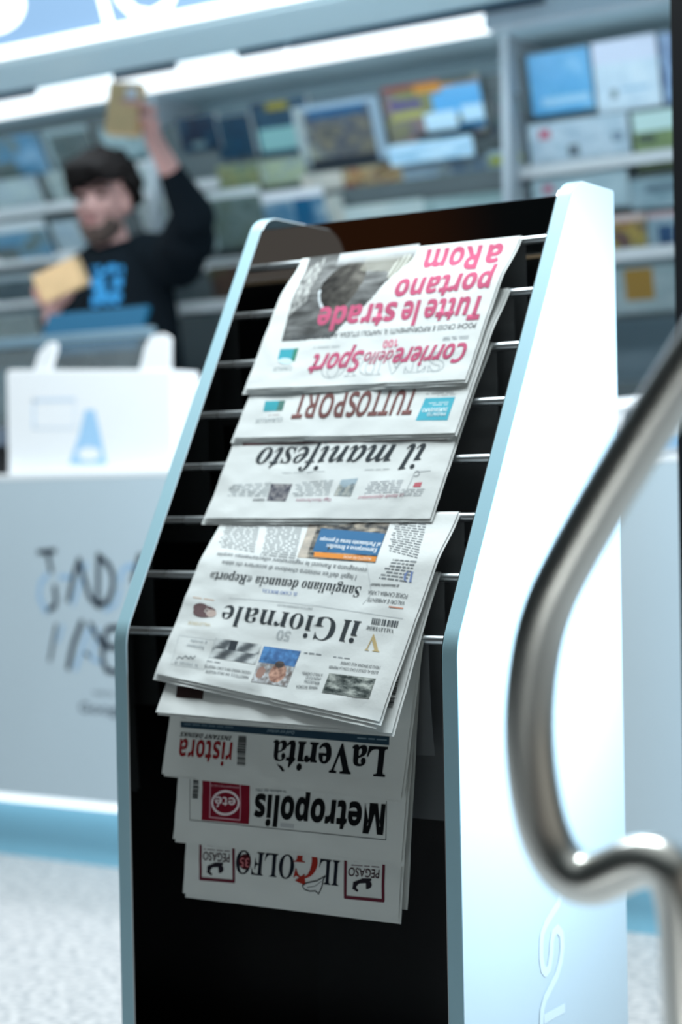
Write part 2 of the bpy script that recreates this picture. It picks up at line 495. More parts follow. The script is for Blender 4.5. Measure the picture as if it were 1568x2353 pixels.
class Paper:
    def __init__(s, rod, xt, xb, L, dend=None, yend=None, back=0.2, seed=0, crop=(0, 0, 1), wr=0.0011, layers=3, paper=PAPER, curl=0.0, ext=(0, 0)):
        s.rod = RODS[rod - 1]; s.xt = xt; s.xb = xb; s.L = L; s.dend = dend; s.yend = yend; s.back = back
        s.seed = seed; s.crop = crop; s.wr = wr; s.layers = layers; s.paper = paper; s.curl = curl; s.ext = ext
        s.nu = 56; s.nv = max(20, int(max(L) / 0.006)); s.mb = MB(); s.lift = 0.0

    def S0(s, u, w):
        L = s.L[0] + (s.L[1] - s.L[0]) * u
        d = w * L
        x = (s.xt[0] + (s.xt[1] - s.xt[0]) * u) * (1 - w) + (s.xb[0] + (s.xb[1] - s.xb[0]) * u) * w
        if s.yend is None:
            off = RW + (s.dend - RW) * smooth(d / 0.075)
            y, z = s.rod + SN * off + SL * d
        else:
            ye = s.yend[0] + (s.yend[1] - s.yend[0]) * u
            t = w
            y = (s.rod[0] - RW) * (1 - t) + ye * t
            z = s.rod[1] - d
        y -= s.curl * w ** 4
        return np.array([x, y, z])

    def nrm(s, u, w):
        e = 1e-3
        a = s.S0(u + e, w) - s.S0(u - e, w); b = s.S0(u, w + e) - s.S0(u, w - e)
        n = np.cross(a, b); n /= np.linalg.norm(n)
        return n if n[1] < 0 else -n

    def wrinkle(s, u, w):
        k = s.seed * 7.3
        d = w * max(s.L)
        a = noise.noise(Vector((u * 5 + k, d * 22, k))) + 0.5 * noise.noise(Vector((u * 12 + k, d * 60, 3 + k)))
        ridge = 1 - abs(noise.noise(Vector((u * 3.3 + d * 9, d * 16 - u * 2, 9 + k)))) * 2
        a += 0.55 * max(0, ridge) ** 3
        return s.wr * a * smooth(w * 5) * (0.55 + 0.75 * w)

    def S(s, u, w, eps=0.0):
        return s.S0(u, w) + s.nrm(u, w) * (s.wrinkle(u, w) + eps + s.lift)

    def inv(s, px, py):
        u, w = 0.5, 0.5
        for _ in range(14):
            p = proj(s.S0(u, w)); e = 1e-4
            J = np.array([(proj(s.S0(u + e, w)) - p) / e, (proj(s.S0(u, w + e)) - p) / e]).T
            st = np.linalg.solve(J, np.array([px, py]) - p)
            u += max(-.4, min(.4, st[0])); w += max(-.4, min(.4, st[1]))
        return np.array([u, w])

    def P(s, c):
        return s.inv(s.crop[0] + c[0] / s.crop[2], s.crop[1] + c[1] / s.crop[2])

    def sheet(s, du, dw, dn, back_dl):
        """one folded leaf: back half, wrap over the rod, front half"""
        s.lift = -dn
        nu, nv = s.nu, s.nv
        rows = []
        r = RW - dn
        # back half from its foot up to the rod
        nb = 14
        for j in range(nb):
            t = 1 - j / nb
            row = []
            for i in range(nu + 1):
                u = i / nu
                x = s.xt[0] + (s.xt[1] - s.xt[0]) * u + du
                bl = s.back + back_dl
                y = s.rod[0] + r + 0.010 * t * t + 0.003 * noise.noise(Vector((u * 4 + s.seed, t * 3, 5.0))) * t
                row.append((x, y, s.rod[1] - bl * t))
            rows.append(row)
        a0, a1 = 0.0, (math.atan2(SN[1], SN[0]) if s.yend is None else math.pi)
        for j in range(9):
            an = a0 + (a1 - a0) * j / 8
            rows.append([(s.xt[0] + (s.xt[1] - s.xt[0]) * i / nu + du, s.rod[0] + r * math.cos(an), s.rod[1] + r * math.sin(an)) for i in range(nu + 1)])
        for j in range(1, nv + 1):
            w = j / nv * (1 + dw)
            row = []
            for i in range(nu + 1):
                p = s.S(i / nu, w if dw else j / nv)
                row.append((p[0] + du * 1, p[1], p[2]))
            rows.append(row)
        vs = [p for row in rows for p in row]; k = nu + 1
        fs = [(j * k + i, j * k + i + 1, (j + 1) * k + i + 1, (j + 1) * k + i) for j in range(len(rows) - 1) for i in range(nu)]
        nbk = nb * nu                                 # back half coloured darker for the shade inside the rack
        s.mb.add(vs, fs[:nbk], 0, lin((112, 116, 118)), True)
        s.mb.add(vs, fs[nbk:], 0, s.paper, True)
        s.lift = 0.0

    def sheets(s):
        s.sheet(0, 0, 0, 0)
        offs = [(0.0030, 0.016, 0.0014, 0.004), (-0.0030, 0.030, 0.0028, 0.009), (0.0045, 0.008, 0.0040, -0.006)]
        for k in range(s.layers - 1):
            s.sheet(*offs[k])

    def poly2d(s, vs, fs, col, eps):
        """lay flat shapes given in (u, w) on the paper, cut along the paper's own grid so that they follow it"""
        bm = bmesh.new()
        bv = [bm.verts.new((v[0], v[1], 0)) for v in vs]
        for f in fs:
            try: bm.faces.new([bv[i] for i in f])
            except ValueError: pass
        us = [v[0] for v in vs]; ws = [v[1] for v in vs]
        for i in range(math.floor(min(us) * s.nu) + 1, math.ceil(max(us) * s.nu)):
            bmesh.ops.bisect_plane(bm, geom=bm.verts[:] + bm.edges[:] + bm.faces[:], dist=1e-7, plane_co=(i / s.nu, 0, 0), plane_no=(1, 0, 0))
        for j in range(math.floor(min(ws) * s.nv) + 1, math.ceil(max(ws) * s.nv)):
            bmesh.ops.bisect_plane(bm, geom=bm.verts[:] + bm.edges[:] + bm.faces[:], dist=1e-7, plane_co=(0, j / s.nv, 0), plane_no=(0, 1, 0))
        bm.verts.index_update()
        out = [s.S(v.co.x, v.co.y, eps) for v in bm.verts]
        s.mb.add(out, [tuple(v.index for v in f.verts) for f in bm.faces], 0, col, True)
        bm.free()

    def quad(s, c4, col, eps=0.00018):
        vs = [s.P(c) for c in c4]
        s.poly2d(vs, [(0, 1, 2, 3)], lin(col), eps)

    def text(s, txt, sty, c0, c1, cc, col, eps=0.00042, thin=0.0):
        a, b, c = s.P(c0), s.P(c1), s.P(cc)
        vs, fs, w = glyphs(txt, sty, thin)
        ex = (b - a) / w; ey = c - a
        s.poly2d([a + ex * x + ey * y for x, y in vs], fs, lin(col), eps)

    def outline(s, txt, sty, c0, c1, cc, col, wd=0.0016, eps=0.0004):
        a, b, c = s.P(c0), s.P(c1), s.P(cc)
        vs, fs, w = glyphs(txt, sty)
        ex = (b - a) / w; ey = c - a
        cnt = {}
        for f in fs:
            for i in range(len(f)):
                e = tuple(sorted((f[i], f[(i + 1) % len(f)]))); cnt[e] = cnt.get(e, 0) + 1
        V = []; Fq = []
        for (i, j), n in cnt.items():
            if n != 1: continue
            p, q_ = a + ex * vs[i][0] + ey * vs[i][1], a + ex * vs[j][0] + ey * vs[j][1]
            d = q_ - p; L = np.hypot(*d)
            if L < 1e-6: continue
            nn = np.array([-d[1], d[0]]) / L * wd
            k = len(V); V += [p - nn, q_ - nn, q_ + nn, p + nn]; Fq.append((k, k + 1, k + 2, k + 3))
        s.poly2d(V, Fq, lin(col), eps)

    def stroke(s, pts, wd, col, eps=0.0003):
        P = [s.P(c) for c in pts]; V = []; Fq = []
        asp = np.array([1.0, abs(s.xt[1] - s.xt[0]) / max(s.L)])
        for i in range(len(P) - 1):
            d = (P[i + 1] - P[i]) / asp; L = np.hypot(*d)
            if L < 1e-6: continue
            nn = np.array([-d[1], d[0]]) / L * wd * asp; ee = d / L * wd * .6 * asp
            k = len(V); V += [P[i] - nn - ee, P[i + 1] - nn + ee, P[i + 1] + nn + ee, P[i] + nn - ee]; Fq.append((k, k + 1, k + 2, k + 3))
        s.poly2d(V, Fq, lin(col), eps)

    def blob(s, c, rx, ry, col, eps=0.0003, n=24, a0=0, a1=2 * math.pi):
        V = [s.P((c[0] + rx * math.cos(a0 + (a1 - a0) * k / n), c[1] + ry * math.sin(a0 + (a1 - a0) * k / n))) for k in range(n)]
        s.poly2d(V, [tuple(range(n))], lin(col), eps)

    def image(s, c4, fn, nx=60, ny=40, eps=0.0003):
        a, b, c, d = [s.P(k) for k in c4]
        V = []
        for j in range(ny + 1):
            for i in range(nx + 1):
                u, v = i / nx, j / ny
                V.append(s.S(*((a * (1 - u) + b * u) * (1 - v) + (d * (1 - u) + c * u) * v), eps))
        for j in range(ny):
            for i in range(nx):
                col = fn((i + .5) / nx, (j + .5) / ny)
                if col is None: continue
                k = j * (nx + 1) + i
                s.mb.add([V[k], V[k + 1], V[k + nx + 2], V[k + nx + 1]], [(0, 1, 2, 3)], 0, lin(col), True)

    def lines(s, c4, n, col=(150, 156, 158), fill=0.45, words=5, rag=0.1):
        """columns of illegible body copy: rows of small word-length dashes"""
        a, b, c, d = [s.P(k) for k in c4]
        V = []; Fq = []
        for j in range(n):
            v0 = (j + .5 - fill / 2) / n; v1 = (j + .5 + fill / 2) / n
            x = random.random() * 0.02; end = 1 - random.random() * rag
            while x < end - 0.03:
                x2 = min(end, x + (0.5 + random.random()) / words)
                k = len(V)
                for uu, vv in ((x, v0), (x2, v0), (x2, v1), (x, v1)):
                    V.append((a * (1 - uu) + b * uu) * (1 - vv) + (d * (1 - uu) + c * uu) * vv)
                Fq.append((k, k + 1, k + 2, k + 3)); x = x2 + 0.25 / words
        s.poly2d(V, Fq, lin(col), 0.00025)

    def barcode(s, c4, n=26, col=(50, 55, 60), along=0):
        a, b, c, d = [s.P(k) for k in c4]; V = []; Fq = []; x = 0.0
        while x < 1:
            w_ = random.choice((1, 1, 2, 3)) / n * 0.6; x2 = min(1, x + w_); k = len(V)
            for uu, vv in ((x, 0), (x2, 0), (x2, 1), (x, 1)):
                if along: uu, vv = vv, uu
                V.append((a * (1 - uu) + b * uu) * (1 - vv) + (d * (1 - uu) + c * uu) * vv)
            Fq.append((k, k + 1, k + 2, k + 3)); x = x2 + random.choice((1, 1, 2)) / n * 0.6
        s.poly2d(V, Fq, lin(col), 0.00035)

    def done(s, label):
        base = Vector(((s.xt[0] + s.xt[1]) / 2, s.rod[0], s.rod[1]))
        o = build('newspaper', s.mb, M['print'], base=base)
        return tag(o, label, 'newspaper', 'newspapers hung over the rods of the rack')


def fbm(x, y, k=0.0, o=4):
    v = 0; a = 1
    for _ in range(o):
        v += a * noise.noise(Vector((x, y, k))); x *= 2; y *= 2; a *= .5
    return v


def mixc(a, b, t):
    t = min(1, max(0, t)); return tuple(a[i] + (b[i] - a[i]) * t for i in range(3))


INK = (60, 66, 70); GREY = (140, 148, 150); PINK = (194, 92, 124); TEAL = (70, 165, 180)

# ---- 1 pink-headlined sports daily on the top rod
n1p = Paper(1, (-0.409, -0.076), (-0.424, -0.092), (0.211, 0.216), dend=0.0200, back=0.205, seed=1, crop=(560, 500, 2.119), wr=0.0012)
n1p.sheets()


def player(u, v):
    g = 120 + 38 * fbm(u * 5, v * 16, 1) - 26 * v
    c = (g * .98, g, g * 1.0)
    hx, hy = (u - .45) / .20, (v - .42) / .30
    if hx * hx + hy * hy < 1:
        k = 66 + 34 * fbm(u * 10, v * 10, 4) + 22 * hx
        c = (k * 1.02, k, k * .95)
    if 0.86 < hx * hx + hy * hy < 1.04 and v > .45 and u < .42: c = (205, 214, 218)
    arm = abs(v - (.16 + .20 * (u - .6)))
    if u > .55 and arm < .10: c = mixc(c, (150, 150, 140), .7)
    if ((u - .93) / .075) ** 2 + ((v - .27) / .17) ** 2 < 1: c = mixc((196, 198, 190), (120, 122, 112), .5 + .7 * math.sin(u * 150))
    if u < .15 and abs(v - .45 + u) < .28: c = mixc((205, 208, 205), (96, 98, 98), .5 + .6 * fbm(u * 30, v * 14, 9))
    if u > .28 and v < .16: c = mixc((222, 228, 230), c, max(0, (v - .04) / .12))
    # torn-off silhouette on the text side
    lim = .66 + .42 * (1 - v) - .10 * smooth((v - .6) * 3)
    if u > lim: return None
    return c


n1p.image([(322, 196), (860, 128), (640, 560), (185, 605)], player, 84, 64, 0.00022)
n1p.text('Tutte', 'B', (1183, 383), (900, 403), (1146, 498), PINK, thin=0.02)
n1p.text('le', 'B', (868, 405), (784, 412), (836, 520), PINK, thin=0.02)
n1p.text('strade', 'B', (754, 413), (376, 441), (724, 528), PINK, thin=0.02)
n1p.text('portano', 'B', (1226, 257), (757, 305), (1189, 368), PINK, thin=0.02)
n1p.text('a', 'B', (1272, 128), (1197, 134), (1235, 243), PINK, thin=0.02)
n1p.text('Rom', 'B', (1168, 136), (896, 158), (1131, 251), PINK, thin=0.02)
n1p.text('POCHI CROSS E RIFORNIMENTI: IL NAPOLI STUDIA ALTRE SOLUZIONI', 'R', (1137, 512), (240, 578), (1130, 537), (78, 84, 88))
n1p.outline('STADIO', 'S', (994, 652), (395, 692), (970, 745), (168, 178, 182), 0.0012)
n1p.text('Corriere', 'I', (1097, 612), (742, 640), (1068, 704), PINK, thin=0.034)
n1p.text('dello', 'I', (735, 645), (596, 656), (716, 702), PINK, thin=0.012)
n1p.text('Sport', 'I', (590, 650), (336, 670), (560, 748), PINK, thin=0.034)
n1p.text('100', 'BI', (760, 592), (684, 598), (752, 630), (226, 120, 150))
n1p.quad([(268, 636), (180, 642), (168, 692), (246, 700)], (72, 168, 184))
n1p.quad([(246, 640), (268, 634), (248, 700), (232, 700)], (70, 140, 120), 0.0003)
n1p.blob((205, 700), 34, 16, (205, 230, 236), 0.0003)
n1p.text('CURAFLUX', 'R', (240, 722), (148, 730), (236, 742), (160, 172, 176))
n1p.lines([(1100, 572), (975, 582), (968, 602), (1096, 592)], 2, (176, 184, 188), words=3)
n1p.lines([(470, 620), (342, 628), (338, 640), (468, 632)], 1, (196, 204, 206), words=3)
n1p.done('newspaper with big pink headline and grey photo, on the topmost rod of the rack')

# ---- 2 brown-red masthead
n2p = Paper(2, (-0.405, -0.074), (-0.422, -0.090), (0.203, 0.209), dend=0.0150, back=0.195, seed=2, crop=(440, 850, 2.063), wr=0.0010)
n2p.sheets()
n2p.text('TUTTO', 'B', (1082, 92), (812, 105), (1040, 212), (120, 84, 82))
n2p.text('SPORT', 'B', (806, 105), (508, 120), (772, 222), (120, 84, 82))
n2p.quad([(1108, 133), (1252, 128), (1215, 240), (1064, 241)], (84, 178, 198))
n2p.text('PRONTO', 'B', (1210, 202), (1122, 204), (1205, 218), (226, 242, 246), 0.0005)
n2p.text('INTERVENTO', 'B', (1218, 178), (1098, 182), (1212, 196), (226, 242, 246), 0.0005)
n2p.lines([(1222, 148), (1120, 152), (1115, 172), (1216, 168)], 2, (200, 228, 234), words=3)
n2p.quad([(446, 145), (352, 150), (342, 198), (432, 194)], (70, 165, 178))
n2p.quad([(446, 145), (418, 146), (404, 195), (432, 194)], (86, 128, 120), 0.0003)
n2p.text('CURAFLUX', 'R', (436, 226), (308, 234), (430, 245), (150, 160, 164))
n2p.lines([(1246, 103), (1112, 110), (1110, 117), (1244, 110)], 1, (150, 156, 158), words=3)
n2p.lines([(1255, 112), (1160, 118), (1158, 125), (1253, 119)], 1, (170, 176, 178), words=3)
n2p.lines([(420, 210), (365, 214), (363, 220), (418, 216)], 1, (170, 150, 150), words=2)
n2p.done('newspaper with brown-red block capitals and cyan advert, second from top on the rack')

# ---- 3 bold italic masthead
n3p = Paper(3, (-0.412, -0.079), (-0.431, -0.097), (0.240, 0.243), dend=0.0105, back=0.23, seed=3, crop=(440, 850, 2.063), wr=0.0011)
n3p.sheets()
n3p.text('il manifesto', 'SI', (1116, 350), (326, 371), (1080, 467), INK)
n3p.quad([(245, 346), (1218, 318), (1214, 332), (243, 360)], (92, 48, 54))
n3p.lines([(940, 466), (810, 471), (808, 477), (938, 472)], 1, (176, 182, 184), words=4)
n3p.lines([(640, 480), (415, 486), (413, 491), (638, 485)], 1, (190, 196, 198), words=6)


def dark_photo(seed, lo, hi, sky=None):
    def fn(u, v):
        t = .5 + .75 * fbm(u * 4, v * 4, seed) + .25 * fbm(u * 16, v * 16, seed + 3)
        c = mixc(lo, hi, t)
        if sky and v < .4 + .1 * math.sin(u * 7 + seed): c = mixc(sky, c, .15)
        return c
    return fn


n3p.image([(380, 540), (480, 541), (446, 621), (358, 620)], dark_photo(2, (72, 74, 86), (170, 168, 168)), 30, 24)
n3p.image([(715, 522), (792, 514), (757, 600), (676, 596)], dark_photo(5, (120, 132, 138), (196, 198, 190), (164, 184, 196)), 26, 24)
n3p.quad([(1062, 536), (1096, 533), (1088, 556), (1052, 558)], (196, 110, 120))
n3p.text("Oggi l'ExtraTerrestre", 'R', (668, 612), (500, 612), (662, 626), (170, 110, 130))
n3p.text('Le Monde diplomatique', 'I', (1012, 590), (796, 600), (1004, 606), (186, 120, 136))
n3p.text('Visioni', 'B', (352, 610), (296, 612), (348, 622), (86, 90, 94))
n3p.lines([(680, 520), (500, 530), (470, 600), (655, 598)], 7, (184, 192, 194), words=5)
n3p.lines([(385, 530), (180, 545), (170, 600), (360, 602)], 6, (186, 194, 196), words=5)
n3p.lines([(1010, 520), (840, 528), (812, 590), (985, 585)], 6, (188, 194, 198), words=5)
n3p.lines([(1110, 560), (1000, 566), (985, 600), (1090, 600)], 4, (196, 202, 204), words=4)
n3p.stroke([(1136, 478), (1062, 486), (1010, 600)], 0.0014, (196, 202, 204))
n3p.text('C', 'R', (1088, 480), (1066, 481), (1080, 506), (150, 156, 160))
n3p.done('newspaper with large black bold italic masthead, third from top on the rack')

# ---- 4 large front page under the third
n4p = Paper(6, (-0.405, -0.064), (-0.424, -0.089), (0.222, 0.266), dend=0.0175, back=0.235, seed=4, crop=(340, 1150, 2.063), wr=0.0014, layers=3)
n4p.sheets()
n4p.text('il', 'S', (1016, 575), (934, 566), (982, 676), INK)
n4p.text('Giornale', 'S', (906, 562), (366, 494), (872, 668), INK, thin=-0.006)
n4p.text('Sangiuliano denuncia «Report»', 'S', (1013, 408), (303, 339), (996, 457), INK)
n4p.text('IL CASO BOCCIA', 'S', (711, 437), (545, 420), (706, 453), (108, 132, 180))
n4p.text("I legali dell'ex ministro chiedono di accertare chi abbia", 'R', (992, 356), (356, 286), (984, 379), (112, 118, 122))
n4p.text('consegnato a Ranucci le registrazioni «illecitamente» carpite', 'R', (1043, 322), (333, 248), (1035, 345), (112, 118, 122))


def crowd(u, v):
    c = mixc((58, 62, 66), (186, 176, 160), .42 + .8 * fbm(u * 7, v * 9, 12))
    if u < .12: c = mixc((206, 196, 184), c, .3)
    return c


n4p.image([(768, 98), (1148, 108), (1080, 297), (709, 271)], crowd, 70, 36, 0.00022)
n4p.quad([(822, 133), (1128, 158), (1090, 262), (782, 240)], (66, 112, 152), 0.0003)
n4p.quad([(790, 244), (1086, 268), (1080, 292), (786, 266)], (226, 146, 72), 0.0003)
n4p.text('Eurosorpresa a Bruxelles:', 'S', (1090, 229), (850, 207), (1082, 250), (236, 242, 244), 0.0005)
n4p.text('al Parlamento torna il presepe', 'S', (1108, 202), (820, 177), (1100, 222), (236, 242, 244), 0.0005)
n4p.text('PROGETTO PER AMORE', 'R', (1062, 272), (930, 262), (1058, 284), (250, 236, 220), 0.0005)
n4p.lines([(940, 158), (890, 154), (888, 164), (938, 168)], 1, (220, 228, 232), words=2)
n4p.lines([(735, 120), (560, 110), (528, 262), (702, 280)], 15, (154, 160, 162), words=6)
n4p.lines([(530, 125), (355, 110), (330, 222), (505, 250)], 11, (154, 160, 162), words=6)
n4p.lines([(1330, 70), (1165, 62), (1135, 240), (1280, 280)], 17, (130, 136, 140), words=6)
n4p.lines([(1280, 285), (1160, 275), (1085, 372), (1225, 392)], 7, (134, 140, 144), words=6)
n4p.text('D', 'S', (1265, 338), (1220, 336), (1255, 388), (124, 144, 190), thin=-0.012)
n4p.text('di Alessandro Sallusti', 'B', (1195, 400), (1060, 392), (1190, 412), (70, 76, 80))
n4p.text("FORSE CAMBIA L'ARIA", 'R', (1234, 444), (1046, 424), (1228, 464), (92, 98, 102))
n4p.text('VALORI E AMBIENTE', 'R', (1222, 478), (1046, 459), (1215, 497), (92, 98, 102))
n4p.stroke([(1210, 512), (1145, 504)], 0.0025, (206, 150, 130))
n4p.stroke([(1040, 300), (1060, 440), (1018, 490)], 0.0009, (190, 196, 198))
n4p.stroke([(1210, 560), (760, 495), (560, 475), (385, 462)], 0.0007, (170, 176, 180))
n4p.text('DIRETTO DA ALESSANDRO SALLUSTI', 'R', (783, 510), (617, 491), (780, 520), (140, 146, 150))
n4p.text('VALLEVERDE', 'S', (1168, 610), (1040, 594), (1163, 627), (66, 72, 76))
n4p.barcode([(1190, 572), (1062, 556), (1056, 586), (1182, 602)], 24, (84, 90, 94))
n4p.text('V', 'S', (1108, 640), (1036, 632), (1098, 718), (196, 176, 130))
n4p.blob((268, 527), 54, 28, (112, 92, 94)); n4p.blob((250, 508), 34, 20, (120, 98, 100)); n4p.blob((300, 535), 24, 18, (196, 178, 170), 0.0004)
n4p.stroke([(280, 512), (294, 524), (282, 536), (268, 524), (280, 512)], 0.0016, (214, 206, 200), 0.0005)
n4p.text('VALLEVERDE', 'R', (302, 585), (192, 572), (298, 600), (200, 186, 150))
n4p.lines([(318, 470), (215, 456), (212, 464), (316, 478)], 1, (206, 170, 140), words=3)
n4p.outline('50', 'R', (680, 622), (622, 615), (668, 668), (150, 158, 162), 0.0010)
n4p.image([(325, 655), (541, 684), (510, 777), (292, 743)], lambda u, v: mixc((96, 102, 106), (214, 220, 220), .5 + .6 * math.sin(u * 14 + v * 5) * (1 if v < .5 else -1) + .2 * fbm(u * 8, v * 8, 3)) if not (abs(u - .42) < .07 and v < .5) else (60, 66, 72), 44, 26)


def face(u, v):
    c = mixc((96, 150, 206), (70, 104, 150), .5 + fbm(u * 6, v * 5, 8)) if v < .45 else mixc((210, 216, 220), (110, 100, 96), .4 + .8 * fbm(u * 7, v * 7, 6))
    if ((u - .62) / .22) ** 2 + ((v - .68) / .26) ** 2 < 1: c = mixc((214, 172, 152), (140, 104, 92), .5 + .9 * fbm(u * 9, v * 9, 2))
    if ((u - .60) / .12) ** 2 + ((v - .44) / .10) ** 2 < 1: c = (92, 84, 82)
    if ((u - .16) / .12) ** 2 + ((v - .72) / .17) ** 2 < 1: c = (160, 130, 120)
    return c


n4p.image([(552, 692), (726, 714), (660, 884), (492, 860)], face, 40, 40)
n4p.image([(862, 820), (1084, 846), (1052, 942), (826, 912)], dark_photo(17, (52, 60, 60), (190, 196, 190)), 44, 26)
n4p.text('I SOCIAL HANNO GIÀ IL LORO VERDETTO', 'R', (493, 812), (272, 779), (489, 826), (78, 84, 88))
n4p.text('MARIOTTO E IL VAR DELLE MOLESTIE', 'R', (482, 834), (278, 804), (478, 848), (78, 84, 88))
n4p.text('I REALI DI SPAGNA ALLE CAMERE', 'R', (1106, 787), (918, 763), (1101, 801), (78, 84, 88))
n4p.text('ELOGI AL COLLE E GAG CON LA PREMIER', 'R', (1096, 810), (862, 783), (1091, 824), (78, 84, 88))
for i, tx in enumerate(('A FARLO CADERE»', '«NON FUI IO', 'BERLUSCONI:', 'MERKEL RICORDA')):
    n4p.text(tx, 'R', (832 - 8 * i, 822 + 20 * i), ((734, 752, 744, 705)[i], (812, 836, 852, 876)[i] - (0, 4, 2, 0)[i]), (828 - 8 * i, 836 + 20 * i), (86, 92, 96))
n4p.text('e invidia', 'R', (285, 668), (205, 658), (280, 684), (158, 166, 170))
n4p.text('Successo', 'R', (270, 692), (190, 681), (265, 708), (158, 166, 170))
n4p.text('la stanza di', 'R', (238, 778), (130, 760), (234, 792), (162, 170, 174))
n4p.stroke([(228, 738), (214, 752), (206, 740), (196, 752), (182, 738), (168, 750), (150, 742), (138, 752)], 0.0016, (130, 138, 142))
n4p.stroke([(150, 640), (320, 662), (270, 800), (112, 776), (150, 640)], 0.0007, (196, 202, 204))
n4p.lines([(826, 726), (740, 716), (738, 728), (823, 738)], 1, (146, 152, 156), words=3)
n4p.lines([(960, 745), (875, 736), (873, 746), (957, 755)], 1, (146, 152, 156), words=3)
n4p.lines([(345, 765), (276, 756), (274, 764), (342, 774)], 1, (146, 152, 156), words=2)
n4p.done('large white front page with black serif masthead and photos, in the middle of the rack')

# ---- 5 leaf just behind the front page
n5p = Paper(7, (-0.400, -0.070), (-0.412, -0.0745), (0.190, 0.197), dend=0.0095, back=0.28, seed=5, crop=(340, 1150, 2.063), wr=0.0009, layers=2)
n5p.sheets()
n5p.barcode([(1162, 822), (1196, 818), (1162, 985), (1112, 980)], 60, (52, 58, 62), along=1)
n5p.quad([(1150, 922), (1185, 925), (1180, 934), (1146, 932)], (226, 230, 230), 0.0006)
n5p.quad([(138, 880), (268, 885), (262, 944), (132, 932)], (58, 44, 44))
n5p.done('plain newspaper mostly hidden behind the large front page, with a barcode along its right edge')


# ---- lower papers hanging from the lowest rod
def low(bl, br, yl, yr, seed, crop, back=0.13, layers=2, xr=-0.070, wr=0.0010):
    A, B = at(*bl, yl), at(*br, yr)
    z = RODS[7][1]
    wd = B[0] - A[0]
    p = Paper(8, (xr - wd, xr), (A[0], B[0]), (z - A[2], z - B[2]), yend=(yl, yr), back=back, seed=seed, crop=crop, wr=wr, layers=layers, paper=lin((206, 210, 206)))
    p.sheets()
    return p


CR2 = (340, 1560, 2.178)
n6p = low((372, 1778), (922, 1838), 0.012, 0.014, 6, CR2)
n6p.text('LaVerit', 'S', (1205, 345), (700, 312), (1188, 492), (16, 18, 22), thin=0.014)
n6p.text('a', 'S', (700, 312), (630, 307), (684, 458), (16, 18, 22))
n6p.quad([(645, 425), (672, 438), (686, 462), (674, 464)], (16, 18, 22), 0.0004)
n6p.quad([(165, 213), (1211, 288), (1210, 332), (165, 243)], (40, 62, 76))
n6p.text('Quid est veritas?', 'I', (735, 262), (600, 252), (733, 277), (150, 170, 180), 0.0005)
n6p.lines([(1200, 300), (1050, 290), (1050, 302), (1198, 312)], 1, (120, 140, 150), words=4)
n6p.lines([(430, 238), (172, 221), (172, 230), (430, 248)], 1, (110, 130, 140), words=8)
n6p.text('QUOTIDIANO INDIPENDENTE ■ FONDATO E DIRETTO DA MAURIZIO BELPIETRO', 'R', (1214, 268), (632, 221), (1212, 283), (38, 42, 46))
n6p.text('Giovedì 12 dicembre 2024', 'R', (326, 193), (166, 180), (325, 207), (60, 64, 68))
n6p.barcode([(455, 285), (495, 288), (490, 436), (447, 432)], 40, (34, 38, 42), along=1)
n6p.text('ristora', 'B', (428, 318), (164, 300), (416, 432), (136, 30, 34))
n6p.text('INSTANT DRINKS', 'BI', (424, 287), (165, 266), (420, 309), (28, 30, 34))
n6p.done('newspaper with black serif masthead and red advert word, hanging just below the large front page')

n7p = low((398, 1927), (922, 1983), 0.021, 0.021, 7, CR2, xr=-0.072)
n7p.text('Metropolis', 'B', (1192, 632), (540, 578), (1178, 782), (14, 16, 18), thin=0.02)
n7p.text('in edicola dal 1991', 'R', (692, 558), (543, 547), (691, 573), (100, 110, 114))
n7p.quad([(272, 470), (512, 488), (508, 727), (270, 706)], (122, 22, 40))
n7p.stroke([(314, 480), (312, 692), (464, 706), (466, 490)], 0.0022, (200, 150, 160), 0.0004)
n7p.stroke([(390 + 66 * math.cos(t * math.pi / 14), 620 + 58 * math.sin(t * math.pi / 14)) for t in range(29)], 0.0045, (226, 214, 216), 0.0004)
n7p.text('eté', 'R', (442, 596), (340, 588), (438, 650), (226, 214, 216), 0.0005, thin=0.01)
n7p.text('etesupermercati.it', 'R', (460, 540), (318, 528), (459, 552), (206, 160, 168), 0.0005)
n7p.barcode([(228, 480), (256, 482), (250, 602), (222, 600)], 30, (36, 44, 50), along=1)
n7p.stroke([(212, 480), (210, 706), (1192, 806), (1196, 600)], 0.0011, (50, 56, 60))
n7p.quad([(665, 720), (735, 727), (733, 748), (664, 740)], (176, 180, 180))
n7p.done('newspaper with heavy black sans masthead and dark red logo square, second from bottom')

n8p = low((421, 2052), (916, 2113), 0.0285, 0.0285, 8, CR2, xr=-0.078)
n8p.text('IL', 'S', (963, 912), (862, 900), (955, 1036), (22, 26, 36))
n8p.text('G', 'S', (862, 868), (738, 858), (838, 1000), (150, 44, 34))
n8p.text('OLFO', 'S', (736, 886), (448, 857), (726, 1002), (22, 26, 36))
n8p.quad([(740, 1006), (786, 984), (790, 1032)], (150, 44, 34)) if False else n8p.poly2d([n8p.P(c) for c in ((738, 1008), (786, 976), (792, 1036))], [(0, 1, 2)], lin((150, 44, 34)), 0.0004)
n8p.blob((488, 915), 30, 38, (70, 18, 24), 0.0006)
n8p.text('35', 'R', (510, 898), (466, 894), (508, 942), (200, 120, 124), 0.0008)
n8p.poly2d([n8p.P(c) for c in ((776, 1034), (800, 1020), (850, 1010), (892, 986), (880, 1004), (874, 1040), (858, 1076), (842, 1060), (812, 1062), (786, 1052))], [tuple(range(10))], lin((206, 210, 208)), 0.0006)
n8p.stroke([(776, 1034), (800, 1020), (850, 1010), (892, 986), (880, 1004), (874, 1040), (858, 1076), (842, 1060), (812, 1062), (786, 1052), (776, 1034)], 0.0020, (30, 34, 40), 0.0008)
